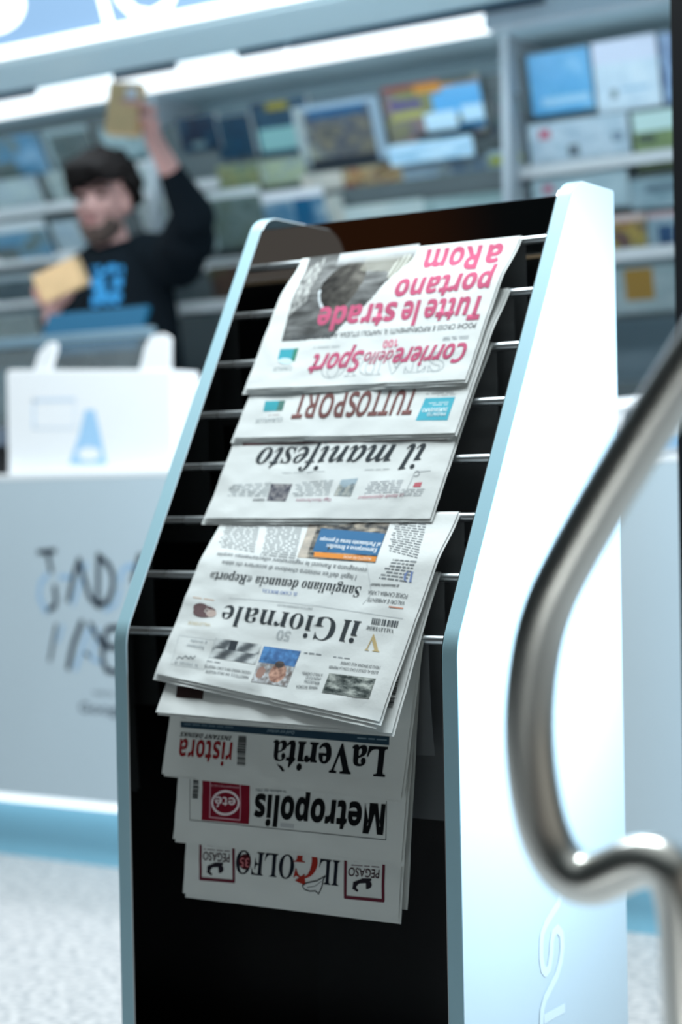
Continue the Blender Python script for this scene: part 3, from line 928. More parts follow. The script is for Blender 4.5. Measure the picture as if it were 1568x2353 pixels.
n8p.stroke([(800, 1044), (840, 1036), (872, 1012)], 0.0012, (60, 64, 70), 0.0008)
for dx, dy, wd in ((0, 0, 0), (727, 86, 1)):
    fr = [(264, 800), (264, 1000), (430, 1014), (432, 812)] if wd == 0 else [(990, 880), (990, 1092), (1180, 1110), (1182, 896)]
    n8p.stroke(fr, 0.0062, (96, 40, 52))
    x0, y0 = fr[0]; sx = (fr[3][0] - x0) / 168
    n8p.text('PEGASO', 'R', (x0 + 150 * sx, y0 + 70 + 6), (x0 + 14 * sx, y0 + 58 + 6), (x0 + 148 * sx, y0 + 114 + 4), (60, 36, 46), thin=0.008)
    n8p.lines([(x0 + 150 * sx, y0 + 58), (x0 + 16 * sx, y0 + 47), (x0 + 16 * sx, y0 + 56), (x0 + 150 * sx, y0 + 67)], 1, (110, 90, 98), words=4)
    n8p.quad([(x0 + 34 * sx, y0 + 14), (x0 + 136 * sx, y0 + 23), (x0 + 135 * sx, y0 + 44), (x0 + 34 * sx, y0 + 34)], (88, 34, 50))
    for k in range(5):
        n8p.stroke([(x0 + (112 - 3 * k) * sx, y0 + 118 + 6 + 3 * k), (x0 + (74 - 9 * k) * sx, y0 + 124 + 4 * k), (x0 + (46 - 4 * k + 6) * sx, y0 + 146 + 5 * k), (x0 + (34 + 5 * k) * sx, y0 + 168 + 3 * k)], 0.0040, (34, 30, 38))
    n8p.blob((x0 + 96 * sx, y0 + 150), 20 * sx, 22, (34, 30, 38), 0.0004, a0=-1.9, a1=2.0)
n8p.done('lowest newspaper on the rack, with two framed winged-horse adverts and a red initial')

n9p = low((440, 2030), (931, 2081), 0.036, 0.036, 9, CR2, xr=-0.0725, layers=2)
n9p.done('blank newspaper edge showing behind the right side of the lowest newspaper')


# ================================================================== HANDRAIL
YR = -0.684
RC = [(2150, -60), (1900, 335), (1690, 668), (1568, 860), (1478, 1004), (1392, 1146), (1312, 1288), (1262, 1392), (1232, 1500), (1217, 1640), (1222, 1770), (1243, 1888), (1276, 1968),
      (1318, 2012), (1362, 2022), (1410, 2004), (1458, 1984), (1504, 1982), (1544, 2008), (1566, 2066), (1576, 2150), (1586, 2353), (1600, 2640), (1622, 3060)]
pts = [Vector(at(*p, YR)) for p in RC]
foot = pts[-1].copy(); foot.z = 0; pts.append(foot)


def catmull(P, n=6):
    out = []
    for i in range(len(P) - 1):
        a, b2, c, d = P[max(i - 1, 0)], P[i], P[i + 1], P[min(i + 2, len(P) - 1)]
        for k in range(n):
            t = k / n
            out.append(0.5 * ((2 * b2) + (c - a) * t + (2 * a - 5 * b2 + 4 * c - d) * t * t + (3 * b2 - a - 3 * c + d) * t ** 3))
    out.append(P[-1]); return out


hr = thing('handrail', foot, 'curved satin steel tube handrail, blurred in front of the rack at right', 'handrail')
build('tube', MB().tube(catmull(pts), 0.0166, 28), M['rail'], hr)
build('base_flange', MB().lathe(foot, [(0.0, 0.008), (0.045, 0.008), (0.05, 0.004), (0.05, 0)], 28), M['rail'], hr)

# ================================================================== BLACK POST
pa = at(1538, 0, 0.75); pb = at(1568, 1700, 0.75)
px0 = (pa[0] + pb[0]) / 2
tag(build('post', MB().box((px0, 0.75, 0), (px0 + 0.09, 0.83, 2.6)), M['post'], base=(px0, 0.75, 0), bevel=0.003),
    'slim black metal post standing at the right edge of the picture', 'post')

# ================================================================== KIOSK COUNTER
kc = thing('counter', (-2.5, YC + 0.3, 0), 'long pale kiosk counter with graffiti lettering on its front', 'counter')
X0, X1 = -6.0, 1.6
build('front_panel', MB().box((X0, YC, 0.17), (X1, YC + 0.03, ZT - 0.014)), M['counter'], kc)
build('countertop', MB().box((X0, YC - 0.001, ZT - 0.014), (X1, YC + 0.62, ZT)), M['top'], kc, bevel=0.002)
build('plinth', MB().box((X0, YC + 0.06, 0), (X1, YC + 0.55, 0.15)), M['plinth'], kc)
build('light_strip', MB().box((X0, YC + 0.004, 0.150), (X1, YC + 0.055, 0.17)), M['led_low'], kc)['label'] = 'glowing white light strip under the counter front'


def cpt(cx, cy): return at(cx / 3.136, 1200 + cy / 3.136, YC)


gr = MB()
dark = [([(282, 215), (395, 205)], 34), ([(345, 215), (372, 350)], 34), ([(396, 465), (408, 560), (396, 608), (355, 628)], 36),
        ([(497, 560), (530, 400), (572, 270), (605, 390), (650, 540), (715, 600)], 38), ([(712, 235), (706, 600)], 38),
        ([(712, 240), (785, 305), (818, 380), (815, 480), (780, 570), (712, 602)], 40), ([(408, 742), (362, 992)], 26),
        ([(495, 1045), (530, 880), (590, 722)], 42), ([(655, 735), (712, 840), (760, 900)], 36),
        ([(850, 758), (785, 762), (750, 830), (775, 892), (850, 905), (890, 840), (850, 758)], 38),
        ([(745, 900), (742, 1000), (775, 1068), (860, 1082), (930, 1050), (940, 960), (870, 905)], 38), ([(622, 945), (640, 960)], 26),
        ([(1010, 240), (960, 420), (1040, 590)], 38), ([(1010, 240), (1110, 320), (1090, 560)], 38), ([(1000, 760), (1010, 1070), (1120, 1060)], 38)]
pale = [([(340, 380), (292, 440), (284, 540), (330, 640)], 34), ([(430, 395), (520, 395)], 30), ([(980, 330), (930, 312), (880, 350), (868, 430)], 34),
        ([(530, 590), (580, 430), (622, 300)], 26), ([(760, 640), (838, 590), (868, 480)], 26), ([(545, 1060), (600, 900), (640, 770)], 30), ([(705, 770), (660, 980), (720, 1010)], 24), ([(455, 745), (420, 860)], 22)]
for pth, w_ in pale: gr.ribbon([cpt(*c) for c in pth], w_ / 3.136 * 0.00108, (0, -1, 0), 0.0008, 1)
for pth, w_ in dark: gr.ribbon([cpt(*c) for c in pth], w_ / 3.136 * 0.00108, (0, -1, 0), 0.0016, 0)
build('front_lettering', gr, [M['ink_dark'], M['ink_pale'], M['ink_grey']], kc)['label'] = 'dark brush lettering with pale blue shadow strokes'
gr = MB()
text_on_plane(gr, 'made by', 'R', cpt(672, 1240), cpt(822, 1248), cpt(672, 1210), (0, -1, 0), 0.001, 2)
build('small_lettering', gr, [M['ink_dark'], M['ink_pale'], M['ink_grey']], kc)['label'] = 'small grey lettering'
gr = MB()
text_on_plane(gr, 'Google', 'R', cpt(572, 1368), cpt(930, 1390), cpt(572, 1295), (0, -1, 0), 0.001, 2, 0.01)
build('small_lettering', gr, [M['ink_dark'], M['ink_pale'], M['ink_grey']], kc)['label'] = 'small grey lettering'

# ---- things on the counter
YBG = YC + 0.05


def poly_px(pts, Y, mb, depth, mi=0, rad=None, seg=6):
    P = [at(*p, Y) for p in pts]
    pl = [(p[0], p[2]) for p in P]
    if rad: pl = fillet(pl, rad, seg)
    return mb.prism(pl, 1, Y, Y + depth, mi)


bL, bR = at(14, 850, YBG), at(392, 850, YBG)
bag = thing('carrier_bag', ((bL[0] + bR[0]) / 2, YBG + 0.06, ZT), 'white printed carrier bag with two upright handles on the counter', 'bag')
body = MB().prism(fillet([(bL[0], ZT), (bL[0], bL[2]), (bR[0], bR[2]), (bR[0], ZT)], [0, 0.012, 0.004, 0], 5), 1, YBG, YBG + 0.11)
build('body', body, M['bag'], bag, bevel=0.003)
zt_ = min(bL[2], bR[2]) - 0.03
for ptsh in ([(72, 870), (88, 812), (110, 787), (126, 786), (130, 800), (110, 870)], [(318, 862), (332, 800), (346, 772), (372, 766), (391, 776), (391, 862)]):
    for dy in (0.004, 0.098):
        hm = MB(); poly_px(ptsh, YBG + dy, hm, 0.008, 0, [0, .008, .012, .012, .008, 0])
        build('handle', hm, M['bag'], bag)
pr = MB()
n_ = (0, -1, 0)
for a_, b_ in (((78, 920), (172, 918)), ((78, 920), (78, 984))):
    pr.ribbon([at(*a_, YBG), at(*b_, YBG)], 0.008, n_, 0.0008, 1)
pr.ribbon([at(78, 984, YBG), at(172, 984, YBG)], 0.003, n_, 0.0008, 1); pr.ribbon([at(172, 920, YBG), at(172, 984, YBG)], 0.003, n_, 0.0008, 1)
mt = [(196, 942), (218, 942), (232, 1000), (246, 1066), (160, 1066), (172, 1030), (182, 1002)]
pr.add([at(*p, YBG) + np.array([0, -.0012, 0]) for p in mt], [tuple(range(7))], 0)
pr.add([at(206 + 26 * math.cos(2 * math.pi * k / 16), 1043 + 16 * math.sin(2 * math.pi * k / 16), YBG) + np.array([0, -.0016, 0]) for k in range(16)], [tuple(range(16))], 2)
build('bag_print', pr, [M['bag_blue'], M['bag_line'], M['bag']], bag)['label'] = 'pale blue outlined panel and mountain shape'
q0, q1 = at(396, 890, YC + 0.10), at(500, 886, YC + 0.10)
bx = MB().box((q0[0], YC + 0.10, ZT), (q1[0], YC + 0.26, q0[2]))
tag(build('carton', bx, M['bag'], base=(q0[0], YC + 0.1, ZT), bevel=0.004), 'plain white box beside the carrier bag on the counter', 'box')
q0, q1 = at(-70, 930, YC + 0.12), at(10, 930, YC + 0.12)
ct = thing('card_terminal', (q0[0], YC + 0.12, ZT), 'black payment terminal at the far left end of the counter', 'payment terminal')
build('body', MB().frame_box((q0[0], YC + 0.12, ZT), (q1[0] - q0[0], 0, 0), (0, 0.05, 0.13), (0, 0.06, 0)), M['black'], ct, bevel=0.004)
build('screen', MB().frame_box((q0[0] + .02, YC + 0.146, ZT + 0.078), (q1[0] - q0[0] - .03, 0, 0), (0, 0.018, 0.047), (0, -0.002, 0.0008)), M['ink_grey'], ct)

YS = YC + 0.30
s0, s1 = at(-160, 805, YS), at(352, 772, YS)
gs = thing('counter_screen', ((s0[0] + s1[0]) / 2, YS, ZT), 'clear acrylic screen with pale top rail behind the carrier bag', 'screen')
build('pane', MB().box((s0[0], YS, ZT), (s1[0], YS + 0.006, s0[2])), M['acrylic'], gs)
build('top_rail', MB().box((s0[0], YS - 0.006, s0[2] - 0.012), (s1[0], YS + 0.012, s0[2] + 0.014)), mat('rail_grey', (0.16, 0.25, 0.31), 0.4), gs, bevel=0.002)

YM = YC + 0.42
a_, b_, c_ = at(112, 722, YM), at(328, 700, YM), at(125, 800, YM)
mn = thing('monitor', ((a_[0] + b_[0]) / 2, YM + 0.05, ZT), 'dark blue monitor seen from behind, in front of the man', 'monitor')
hh = 0.12
build('screen_back', MB().frame_box((a_[0] - 0.0, YM - 0.06, a_[2] - hh), (b_[0] - a_[0] + 0.02, 0, 0), (0, 0.06, hh), (0, 0.015, -0.005)), M['monitor'], mn, bevel=0.003)
build('stand', MB().tube([((a_[0] + b_[0]) / 2, YM - 0.02, a_[2] - 0.12), ((a_[0] + b_[0]) / 2, YM + 0.05, ZT + 0.10), ((a_[0] + b_[0]) / 2, YM + 0.05, ZT)], 0.015, 14), M['black'], mn)
build('foot', MB().lathe(((a_[0] + b_[0]) / 2, YM + 0.05, ZT), [(0, 0.012), (0.08, 0.010), (0.085, 0)], 24), M['black'], mn)

# right-hand tub
tc_ = at(1475, 815, YC + 0.22)
tb = thing('tub', (tc_[0], YC + 0.22, ZT), 'round white lidded tub with blue band at the right end of the counter', 'tub')
k = 0.105
build('body', MB().lathe((tc_[0], YC + 0.22, ZT), [(0.07, 0), (0.088, 0.02), (0.098, 0.04), (0.1, 0.085), (0.098, 0.10)], 40), M['tub'], tb)
build('band', MB().lathe((tc_[0], YC + 0.22, ZT), [(0.089, 0.019), (0.0995, 0.04), (0.0998, 0.046)], 40), M['bag_blue'], tb)['label'] = 'pale blue band'
build('lid', MB().lathe((tc_[0], YC + 0.22, ZT), [(0.104, 0.096), (0.104, 0.112), (0.09, 0.122), (0.03, 0.128), (0, 0.128)], 40), M['tub'], tb)
lb = MB(); la = math.atan2(CAM[1] - YC - .22, CAM[0] - tc_[0])
lv = [(tc_[0] + 0.1012 * math.cos(la + t), YC + .22 + 0.1012 * math.sin(la + t), ZT + z) for z in (0.052, 0.088) for t in (-.3, -.15, 0, .15, .3)]
lb.add(lv, [(i, i + 1, i + 6, i + 5) for i in range(4)])
build('tub_label', lb, M['ink_grey'], tb)['label'] = 'grey label'

# ================================================================== CANOPY
cn = thing('canopy', (-2.5, YC + 0.3, 2.0), 'blue-white canopy with backlit sign above the kiosk', 'canopy')


def zline(y0, Y): return on(0, y0, 1, Y)[2]


YF = YC - 0.02
X0c, X1c = -6.5, 2.5
z108, z137, z205 = zline(108, YF), zline(136, YF), zline(207, YF + 0.16)
build('sign_face', MB().box((X0c, YF + 0.02, z108), (X1c, YF + 0.06, z108 + 0.55)), M['sign'], cn)
build('sign_edge', MB().box((X0c, YF, z137), (X1c, YF + 0.07, z108)), M['sign_white'], cn)['label'] = 'white glowing lower edge of the sign'
pf = [(YF + 0.01, z137)]
for i in range(13):
    t = i / 12 * math.pi / 2
    pf.append((YF + 0.01 + 0.16 * (1 - math.cos(t)), z137 - 0.012 - (z137 - 0.012 - z205) * math.sin(t)))
pf += [(YF + 0.185, z205), (YF + 0.30, z205 + 0.10), (YF + 0.30, z137 + 0.35), (YF + 0.075, z137 + 0.35), (YF + 0.075, z137)]
build('fascia', MB().prism(pf, 0, X0c, X1c), M['fascia'], cn, sharp=30)
zso = zline(205, YC + 0.75) + 0.04
build('soffit', MB().box((X0c, YF + 0.30, zso), (X1c, YW + 0.14, zso + 0.03)), M['fascia'], cn)
sl = MB()
n_ = (0, -1, 0)
for pth, w_ in (([(218, -60), (232, -20), (252, 56)], 25), ([(262, -40), (282, 2), (312, 30), (348, 36), (386, 14), (408, -30)], 26)):
    sl = MB().ribbon([at(*p, YF + 0.02) for p in pth], w_ * 0.00108, n_, 0.002)
    build('sign_letter', sl, M['sign_white'], cn)['label'] = 'white sign letter'
sl = MB()  # added disc stands in for the white backlight glow at the sign's left
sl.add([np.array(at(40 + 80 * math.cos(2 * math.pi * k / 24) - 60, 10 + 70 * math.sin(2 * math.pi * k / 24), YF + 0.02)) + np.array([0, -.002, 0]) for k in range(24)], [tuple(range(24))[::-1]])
build('sign_glow_disc', sl, M['sign_white'], cn)['label'] = 'white disc standing in for the glow at the left of the sign'
YL = YC + 0.75
zl0, zl1 = zline(264, YL), zline(218, YL)
xs = [on(px, 200, 1, YL)[0] for px in (-900, -420, 78, 258, 402, 545, 1108, 1115, 1700)]


def lamp(xa, xb, m_, label):
    o = thing('strip_light', (xa, YL, zl0), label, 'light', 'strip lights under the canopy')
    build('diffuser', MB().box((xa, YL, zl0), (xb, YL + 0.05, zl0 + (zl1 - zl0) * 0.95)), m_, o, bevel=0.003)
    build('housing', MB().box((xa + .01, YL + 0.005, zl0 + (zl1 - zl0) * 0.95), (xb - .01, YL + 0.06, zso)), M['fascia'], o)


lamp(on(-700, 200, 1, YL)[0], on(256, 200, 1, YL)[0] - 0.003, M['led'], 'bright strip light under the canopy, left of the raised box')
lamp(on(256, 200, 1, YL)[0], on(660, 200, 1, YL)[0] - 0.003, M['led'], 'bright strip light under the canopy, directly right of the raised hand')
lamp(on(660, 200, 1, YL)[0], on(1110, 60, 1, YL)[0], M['led'], 'bright strip light under the canopy, right of centre, ending above the posters')
lamp(on(1112, 60, 1, YL)[0], on(1900, 0, 1, YL)[0], mat('unlit_diffuser', (0.55, 0.66, 0.75), 0.4), 'unlit strip light at the right end of the canopy')
for xa, xb in ((-120, 78), (258, 402), (545, 1250)):
    mbk = MB().box((at(xa, 200, YL - .02)[0], YL - 0.02, zl0 + (zl1 - zl0) * 0.60), (at(xb, 200, YL - .02)[0], YL - 0.006, zl0 + (zl1 - zl0) * (0.97 if xa < 500 else 0.90)))
    build('bracket', mbk, M['dark_bar'], cn)['label'] = 'dark mounting bar'

# ================================================================== MAGAZINE DISPLAY
md = thing('magazine_display', (-3.0, YW, 0), 'tiered grey magazine display along the back wall of the kiosk', 'display')


class Row:
    def __init__(s, xref, ytop, ybot, beta):
        s.tb = math.tan(math.radians(beta)); s.beta = beta
        s.zb = at(xref, ybot, YW)[2]
        s.zt = s.hit(xref, ytop)[2]

    def hit(s, px, py, lift=0.0):
        # plane Y = YW - tb (z - zb) - lift
        d = ray(px, py)
        k = (YW - lift - CAM[1] - s.tb * (CAM[2] - s.zb)) / (d[1] + s.tb * d[2])
        return CAM + k * d

    def dn(s):                      # unit vector up the board
        v = np.array([0, -s.tb, 1.0]); return v / np.linalg.norm(v)


def board(row, xl, xr):
    e = row.dn(); n = np.array([0, -1, -row.tb]); n /= np.linalg.norm(n)
    h = (row.zt - row.zb) / e[2]
    o = np.array([xl, YW, row.zb]) - n * 0.012
    build('board', MB().frame_box(o, (xr - xl, 0, 0), e * h, -n * 0.01), M['board'], md)


def lip(row, xl, xr, h=0.035):
    o = np.array([xl, YW - 0.045, row.zb - 0.004])
    build('shelf_lip', MB().frame_box(o, (xr - xl, 0, 0), (0, 0.010, h), (0, 0.006, -0.002)), M['lip'], md)


def bayx(px): return at(px, 400, YW)[0]


B1 = [Row(50, 300, 412, 30), Row(50, 414, 500, 30), Row(50, 530, 612, 30), Row(50, 640, 706, 30), Row(50, 735, 850, 30)]
B2 = [Row(800, 225, 395, 20), Row(800, 385, 478, 20), Row(700, 446, 600, 20), Row(520, 600, 712, 20), Row(520, 725, 900, 20)]
B3 = [Row(1230, 120, 276, 13), Row(1230, 283, 410, 12), Row(1440, 405, 490, 12), Row(1440, 502, 600, 12), Row(1440, 615, 735, 12)]
for rows, xa, xb in ((B1, -420, 392), (B2, 398, 1196), (B3, 1206, 1750)):
    for r_ in rows: board(r_, bayx(xa), bayx(xb))
for r_, xa, xb in ((B1[1], -420, 392), (B1[2], -420, 392), (B1[3], -420, 392), (B2[0], 398, 520), (B2[2], 398, 1196), (B2[3], 398, 1196), (B3[1], 1206, 1750), (B3[3], 1206, 1750)):
    lip(r_, bayx(xa), bayx(xb))
for px in (395, 1201):
    x = bayx(px)
    build('upright', MB().box((x - 0.012, YW - 0.10, 0.0), (x + 0.012, YW + 0.13, at(px, 60, YW)[2])), M['upright'], md)
build('base_cabinet', MB().box((bayx(-420), YW - 0.05, 0), (bayx(1750), YW + 0.13, 1.2)), M['board'], md)

MAGS = []


def magazine(row, tl, tr, bl_y, palette, label, seed, name='magazine', cat='magazine', thick=0.006, lift=0.0, marks=(), mode='noise', group='publications on the tiered magazine display'):
    A = row.hit(*tl, lift); B = row.hit(*tr, lift)
    # height from the pixel row where the lower left corner shows
    e = row.dn(); h = 0.05
    for _ in range(25):
        y = proj(A - e * h)[1]; h *= max(0.3, (bl_y - tl[1]) / max(1, (y - tl[1])))
    wd = B[0] - A[0]; z0 = (A[2] + B[2]) / 2
    A = np.array([A[0], YW - lift - row.tb * (z0 - row.zb), z0])
    n = np.array([0, -1, -row.tb]); n /= np.linalg.norm(n)
    O = A - e * h
    mb = MB(); mb.frame_box(O - n * thick, (wd, 0, 0), e * h, n * (thick - 0.0004), 0, lin((200, 204, 204)))
    nx, ny = 18, 22
    for j in range(ny):
        for i in range(nx):
            u, v = (i + .5) / nx, 1 - (j + .5) / ny       # v = 0 at the top of the cover
            c = None
            for (ua, va, ub, vb, cc) in marks:
                if ua <= u <= ub and va <= v <= vb: c = cc
            if c is None:
                t = .5 + .9 * fbm(u * 3 + seed, v * 3, seed * 1.7, 3)
                k = t * (len(palette) - 1); k = min(max(k, 0), len(palette) - 1.001); q_ = int(k)
                c = mixc(palette[q_], palette[q_ + 1], k - q_) if len(palette) > 1 else palette[0]
                c = tuple(max(0, min(255, x + 8 * fbm(u * 11, v * 11, seed))) for x in c)
            a0 = O + np.array([wd * i / nx, 0, 0]) + e * h * j / ny; ex = np.array([wd / nx, 0, 0]); ey = e * h / ny
            mb.add([a0, a0 + ex, a0 + ex + ey, a0 + ey], [(0, 1, 2, 3)], 0, lin(c))
    o = build(name, mb, M['cover'], base=Vector(O + np.array([wd / 2, 0, 0])))
    tag(o, label, cat, group); MAGS.append(o); return o


G = [(120, 140, 148), (158, 176, 182), (186, 200, 204)]
# right bay
magazine(B3[0], (1210, 128), (1352, 106), 268, [(96, 166, 214), (84, 160, 208), (120, 182, 222)], 'sky blue magazine on the top row, right of the white upright', 31, marks=((.15, .72, .95, .86, (150, 196, 224)),), lift=.004)
magazine(B3[0], (1358, 100), (1505, 76), 262, [(184, 206, 222), (200, 218, 230)], 'pale lavender-white magazine beside the sky blue one', 32, marks=((0, 0, 1, .3, (198, 208, 228)), (.2, .68, .34, .8, (120, 140, 150)), (.4, .66, .85, .73, (140, 180, 206))), lift=.006)
magazine(B3[0], (1512, 78), (1610, 62), 240, [(60, 80, 120), (150, 180, 210)], 'dark blue topped magazine partly behind the black post', 33)
magazine(B3[1], (1212, 290), (1440, 254), 404, [(150, 172, 188), (176, 194, 206), (160, 182, 196)], 'grey newspaper with a red corner square on the second row right', 34, name='display_newspaper', cat='newspaper', lift=.008,
         marks=((.09, .14, .2, .30, (170, 74, 96)), (.38, .52, .52, .74, (88, 100, 108)), (.82, .36, .92, .56, (110, 130, 146)), (.1, .86, .9, .9, (116, 136, 150))))
magazine(B3[1], (1452, 262), (1600, 240), 402, [(104, 124, 88), (126, 146, 104), (96, 118, 90)], 'olive green magazine with pale header, left of the black post', 35, marks=((0, 0, 1, .3, (176, 204, 202)), (.05, .36, .35, .5, (60, 74, 70)), (.0, .92, .7, 1, (70, 84, 60))), lift=.004)
magazine(B3[2], (1222, 418), (1440, 386), 498, [(140, 164, 174), (160, 182, 190)], 'grey paper with red mark peeking above the rack top', 36, marks=((.1, .2, .24, .4, (160, 84, 104)),), lift=.006)
magazine(B3[2], (1446, 416), (1610, 396), 484, [(110, 138, 148), (150, 172, 182)], 'grey-green newspaper between black post and white rack side', 37, name='display_newspaper', cat='newspaper', marks=((.2, .25, .8, .45, (84, 104, 116)),), lift=.004)
magazine(B3[3], (1380, 500), (1480, 486), 592, [(92, 58, 44), (150, 112, 66), (150, 142, 70), (84, 60, 66)], 'brown and yellow magazine just right of the white rack side', 38, marks=((0, 0, 1, .16, (190, 172, 168)),), lift=.006)
magazine(B3[3], (1486, 492), (1590, 478), 588, [(120, 146, 158), (150, 170, 180)], 'grey magazine with navy square next to the black post', 39, marks=((.22, .3, .58, .98, (32, 70, 106)), (0, 0, 1, .14, (186, 166, 170))), lift=.004)
magazine(B3[4], (1400, 620), (1600, 598), 725, [(126, 148, 152), (150, 166, 170)], 'grey magazine with mustard yellow square low on the right', 40, marks=((.14, .03, .52, .72, (140, 108, 34)),), lift=.004)
# middle bay
magazine(B2[0], (404, 274), (492, 260), 352, [(10, 18, 40), (14, 48, 70), (20, 60, 82)], 'navy book at the left of the middle bay, right of the raised arm', 41, name='book', cat='book', thick=.02, marks=((.3, .72, .62, .9, (90, 112, 118)),), lift=.01)
magazine(B2[0], (486, 272), (570, 262), 366, [(16, 60, 84), (12, 44, 66), (30, 66, 84)], 'dark teal book, second in the middle bay', 42, name='book', cat='book', thick=.02, lift=.004)
magazine(B2[0], (572, 238), (700, 218), 362, [(22, 66, 96), (36, 70, 90), (14, 40, 64)], 'dark blue book with yellow badge and pale teal panel', 43, name='book', cat='book', thick=.02, marks=((.3, .04, .68, .2, (136, 128, 40)), (.08, .5, .85, .92, (120, 166, 168)))) 
magazine(B2[0], (668, 250), (866, 216), 392, [(80, 84, 84), (120, 116, 100), (70, 78, 92), (130, 136, 126)], 'framed picture magazine with blue sky top in a pale border', 44, lift=.012,
         marks=((0, 0, 1, .07, (150, 176, 196)), (.88, 0, 1, 1, (140, 164, 182)), (0, 0, .1, 1, (150, 164, 168)), (.14, .09, .84, .24, (20, 82, 124)), (.1, .88, .88, 1, (40, 48, 58))))
magazine(B2[0], (876, 204), (1096, 168), 334, [(150, 124, 110), (110, 104, 120), (128, 134, 84), (96, 92, 96)], 'large colourful magazine with orange top and blue snowy picture', 45, lift=.02,
         marks=((0, 0, .62, .10, (130, 52, 40)), (.35, .06, .7, .18, (196, 138, 60)), (.62, 0, .95, .08, (60, 72, 66)), (.06, .28, .4, .42, (88, 84, 130)), (.08, .44, .38, .58, (160, 160, 96)), (.5, .22, 1, .62, (90, 166, 220)), (.62, .14, 1, .3, (100, 170, 220)), (.4, .56, .72, .86, (186, 220, 240)), (.78, .5, 1, .78, (180, 216, 238)), (.7, .78, 1, .9, (34, 100, 140)), (.3, .88, .9, 1, (40, 56, 66))))
magazine(B2[0], (1110, 226), (1194, 212), 330, [(66, 86, 92), (96, 106, 106), (60, 66, 78), (76, 110, 108)], 'dark grey magazine at the right end of the top row, left of the upright', 46, lift=.004)
magazine(B2[1], (498, 384), (592, 372), 440, [(96, 96, 84), (130, 140, 96), (84, 104, 100)], 'olive-brown magazine on the second row, beneath the dark teal book', 47, lift=.004)
magazine(B2[1], (596, 372), (694, 358), 430, [(140, 158, 164), (150, 164, 130), (122, 142, 156)], 'pale grey magazine with yellow-green patch, second row', 48, lift=.004)
magazine(B2[1], (690, 404), (782, 392), 470, [(190, 192, 186), (206, 200, 190)], 'cream magazine above the blue-covered one in the middle', 49, lift=.006)
magazine(B2[1], (784, 392), (920, 372), 466, [(120, 52, 50), (150, 116, 76), (172, 164, 130), (84, 52, 50), (140, 130, 60)], 'red-brown collage magazine in the middle of the second row', 50, lift=.006)
magazine(B2[1], (890, 338), (1082, 308), 384, [(160, 204, 232), (190, 222, 240), (140, 186, 216)], 'white and light blue magazine strip under the large colourful one', 51, lift=.045)
magazine(B2[1], (922, 384), (1030, 368), 446, [(130, 156, 176), (160, 184, 198), (116, 132, 136)], 'blue-grey magazine right of the red-brown collage', 52, lift=.010)
magazine(B2[1], (1030, 372), (1116, 358), 440, [(110, 132, 150), (92, 116, 140), (134, 152, 156)], 'slate blue magazine, second from the white upright on the second row', 53, lift=.006)
magazine(B2[1], (1118, 350), (1196, 338), 420, [(150, 176, 186), (120, 146, 156)], 'magazine with lime yellow band beside the white upright', 54, marks=((.05, .16, 1, .44, (146, 156, 44)), (.3, .55, .9, .9, (152, 184, 216))), lift=.006)
magazine(B2[2], (462, 446), (592, 424), 576, [(66, 84, 80), (100, 118, 118), (84, 100, 92)], 'dark green magazine with white header behind the rack shoulder', 55, marks=((0, 0, 1, .14, (196, 208, 212)), (0, 0, .12, 1, (150, 170, 172))), lift=.010)
magazine(B2[2], (598, 446), (738, 426), 560, [(110, 138, 156), (60, 108, 140), (130, 156, 172)], 'blue magazine with broad white header above the rack top', 56, marks=((0, 0, 1, .17, (216, 222, 228)), (.5, .2, .75, .9, (14, 84, 122))), lift=.018)
magazine(B2[2], (742, 452), (782, 446), 560, [(150, 164, 164), (190, 190, 180)], 'thin pale magazine next to the blue one above the rack', 57, lift=.010)
magazine(B2[2], (786, 482), (968, 452), 560, [(176, 196, 198), (196, 210, 208)], 'pale white newspaper just above the rack top, left half', 58, name='display_newspaper', cat='newspaper', lift=.010)
magazine(B2[2], (972, 466), (1192, 430), 540, [(140, 170, 174), (160, 186, 190), (120, 150, 152)], 'pale grey newspaper just above the rack top, right half', 59, name='display_newspaper', cat='newspaper', lift=.006)
magazine(B2[3], (478, 616), (552, 606), 706, [(60, 50, 46), (84, 64, 56), (70, 80, 56)], 'dark brown magazine between the man and the rack', 60, lift=.004)
magazine(B2[3], (556, 606), (640, 594), 700, [(120, 146, 152), (140, 162, 168)], 'grey-blue magazine partly behind the rack left side', 61, lift=.004)
# left bay
magazine(B1[0], (-30, 322), (82, 304), 412, [(110, 150, 178), (64, 118, 154), (96, 112, 112)], 'blue-grey magazine at the upper left corner of the display', 62, lift=.004, marks=((.0, .6, .4, 1, (80, 96, 96)),))
magazine(B1[0], (92, 302), (196, 286), 396, [(60, 78, 80), (84, 98, 100), (44, 70, 74)], 'dark green-grey framed magazine behind the curly hair', 63, marks=((0, 0, 1, .14, (130, 152, 158)), (0, 0, .12, 1, (126, 150, 158))), lift=.004)
magazine(B1[0], (226, 298), (330, 280), 374, [(120, 150, 158), (150, 176, 182), (84, 112, 116)], 'pale teal magazine under the raised tan box', 64, lift=.004)
magazine(B1[1], (-30, 422), (78, 404), 498, [(136, 156, 166), (150, 170, 172)], 'pale grey magazine on the second row at far left', 65, lift=.004)
magazine(B1[1], (102, 398), (166, 388), 502, [(120, 142, 146), (140, 156, 156)], 'grey magazine just left of the curly hair', 66, lift=.006)
magazine(B1[1], (276, 380), (370, 364), 470, [(140, 160, 164), (170, 186, 190)], 'grey-white magazine between the head and the raised arm', 67, marks=((0, 0, 1, .14, (196, 206, 210)),), lift=.006)
magazine(B1[2], (-30, 520), (96, 502), 608, [(70, 124, 156), (96, 140, 164), (84, 104, 104)], 'blue magazine with white header on the third row at left', 68, marks=((0, 0, 1, .24, (186, 200, 206)), (0, .6, .4, 1, (84, 100, 102))), lift=.030)
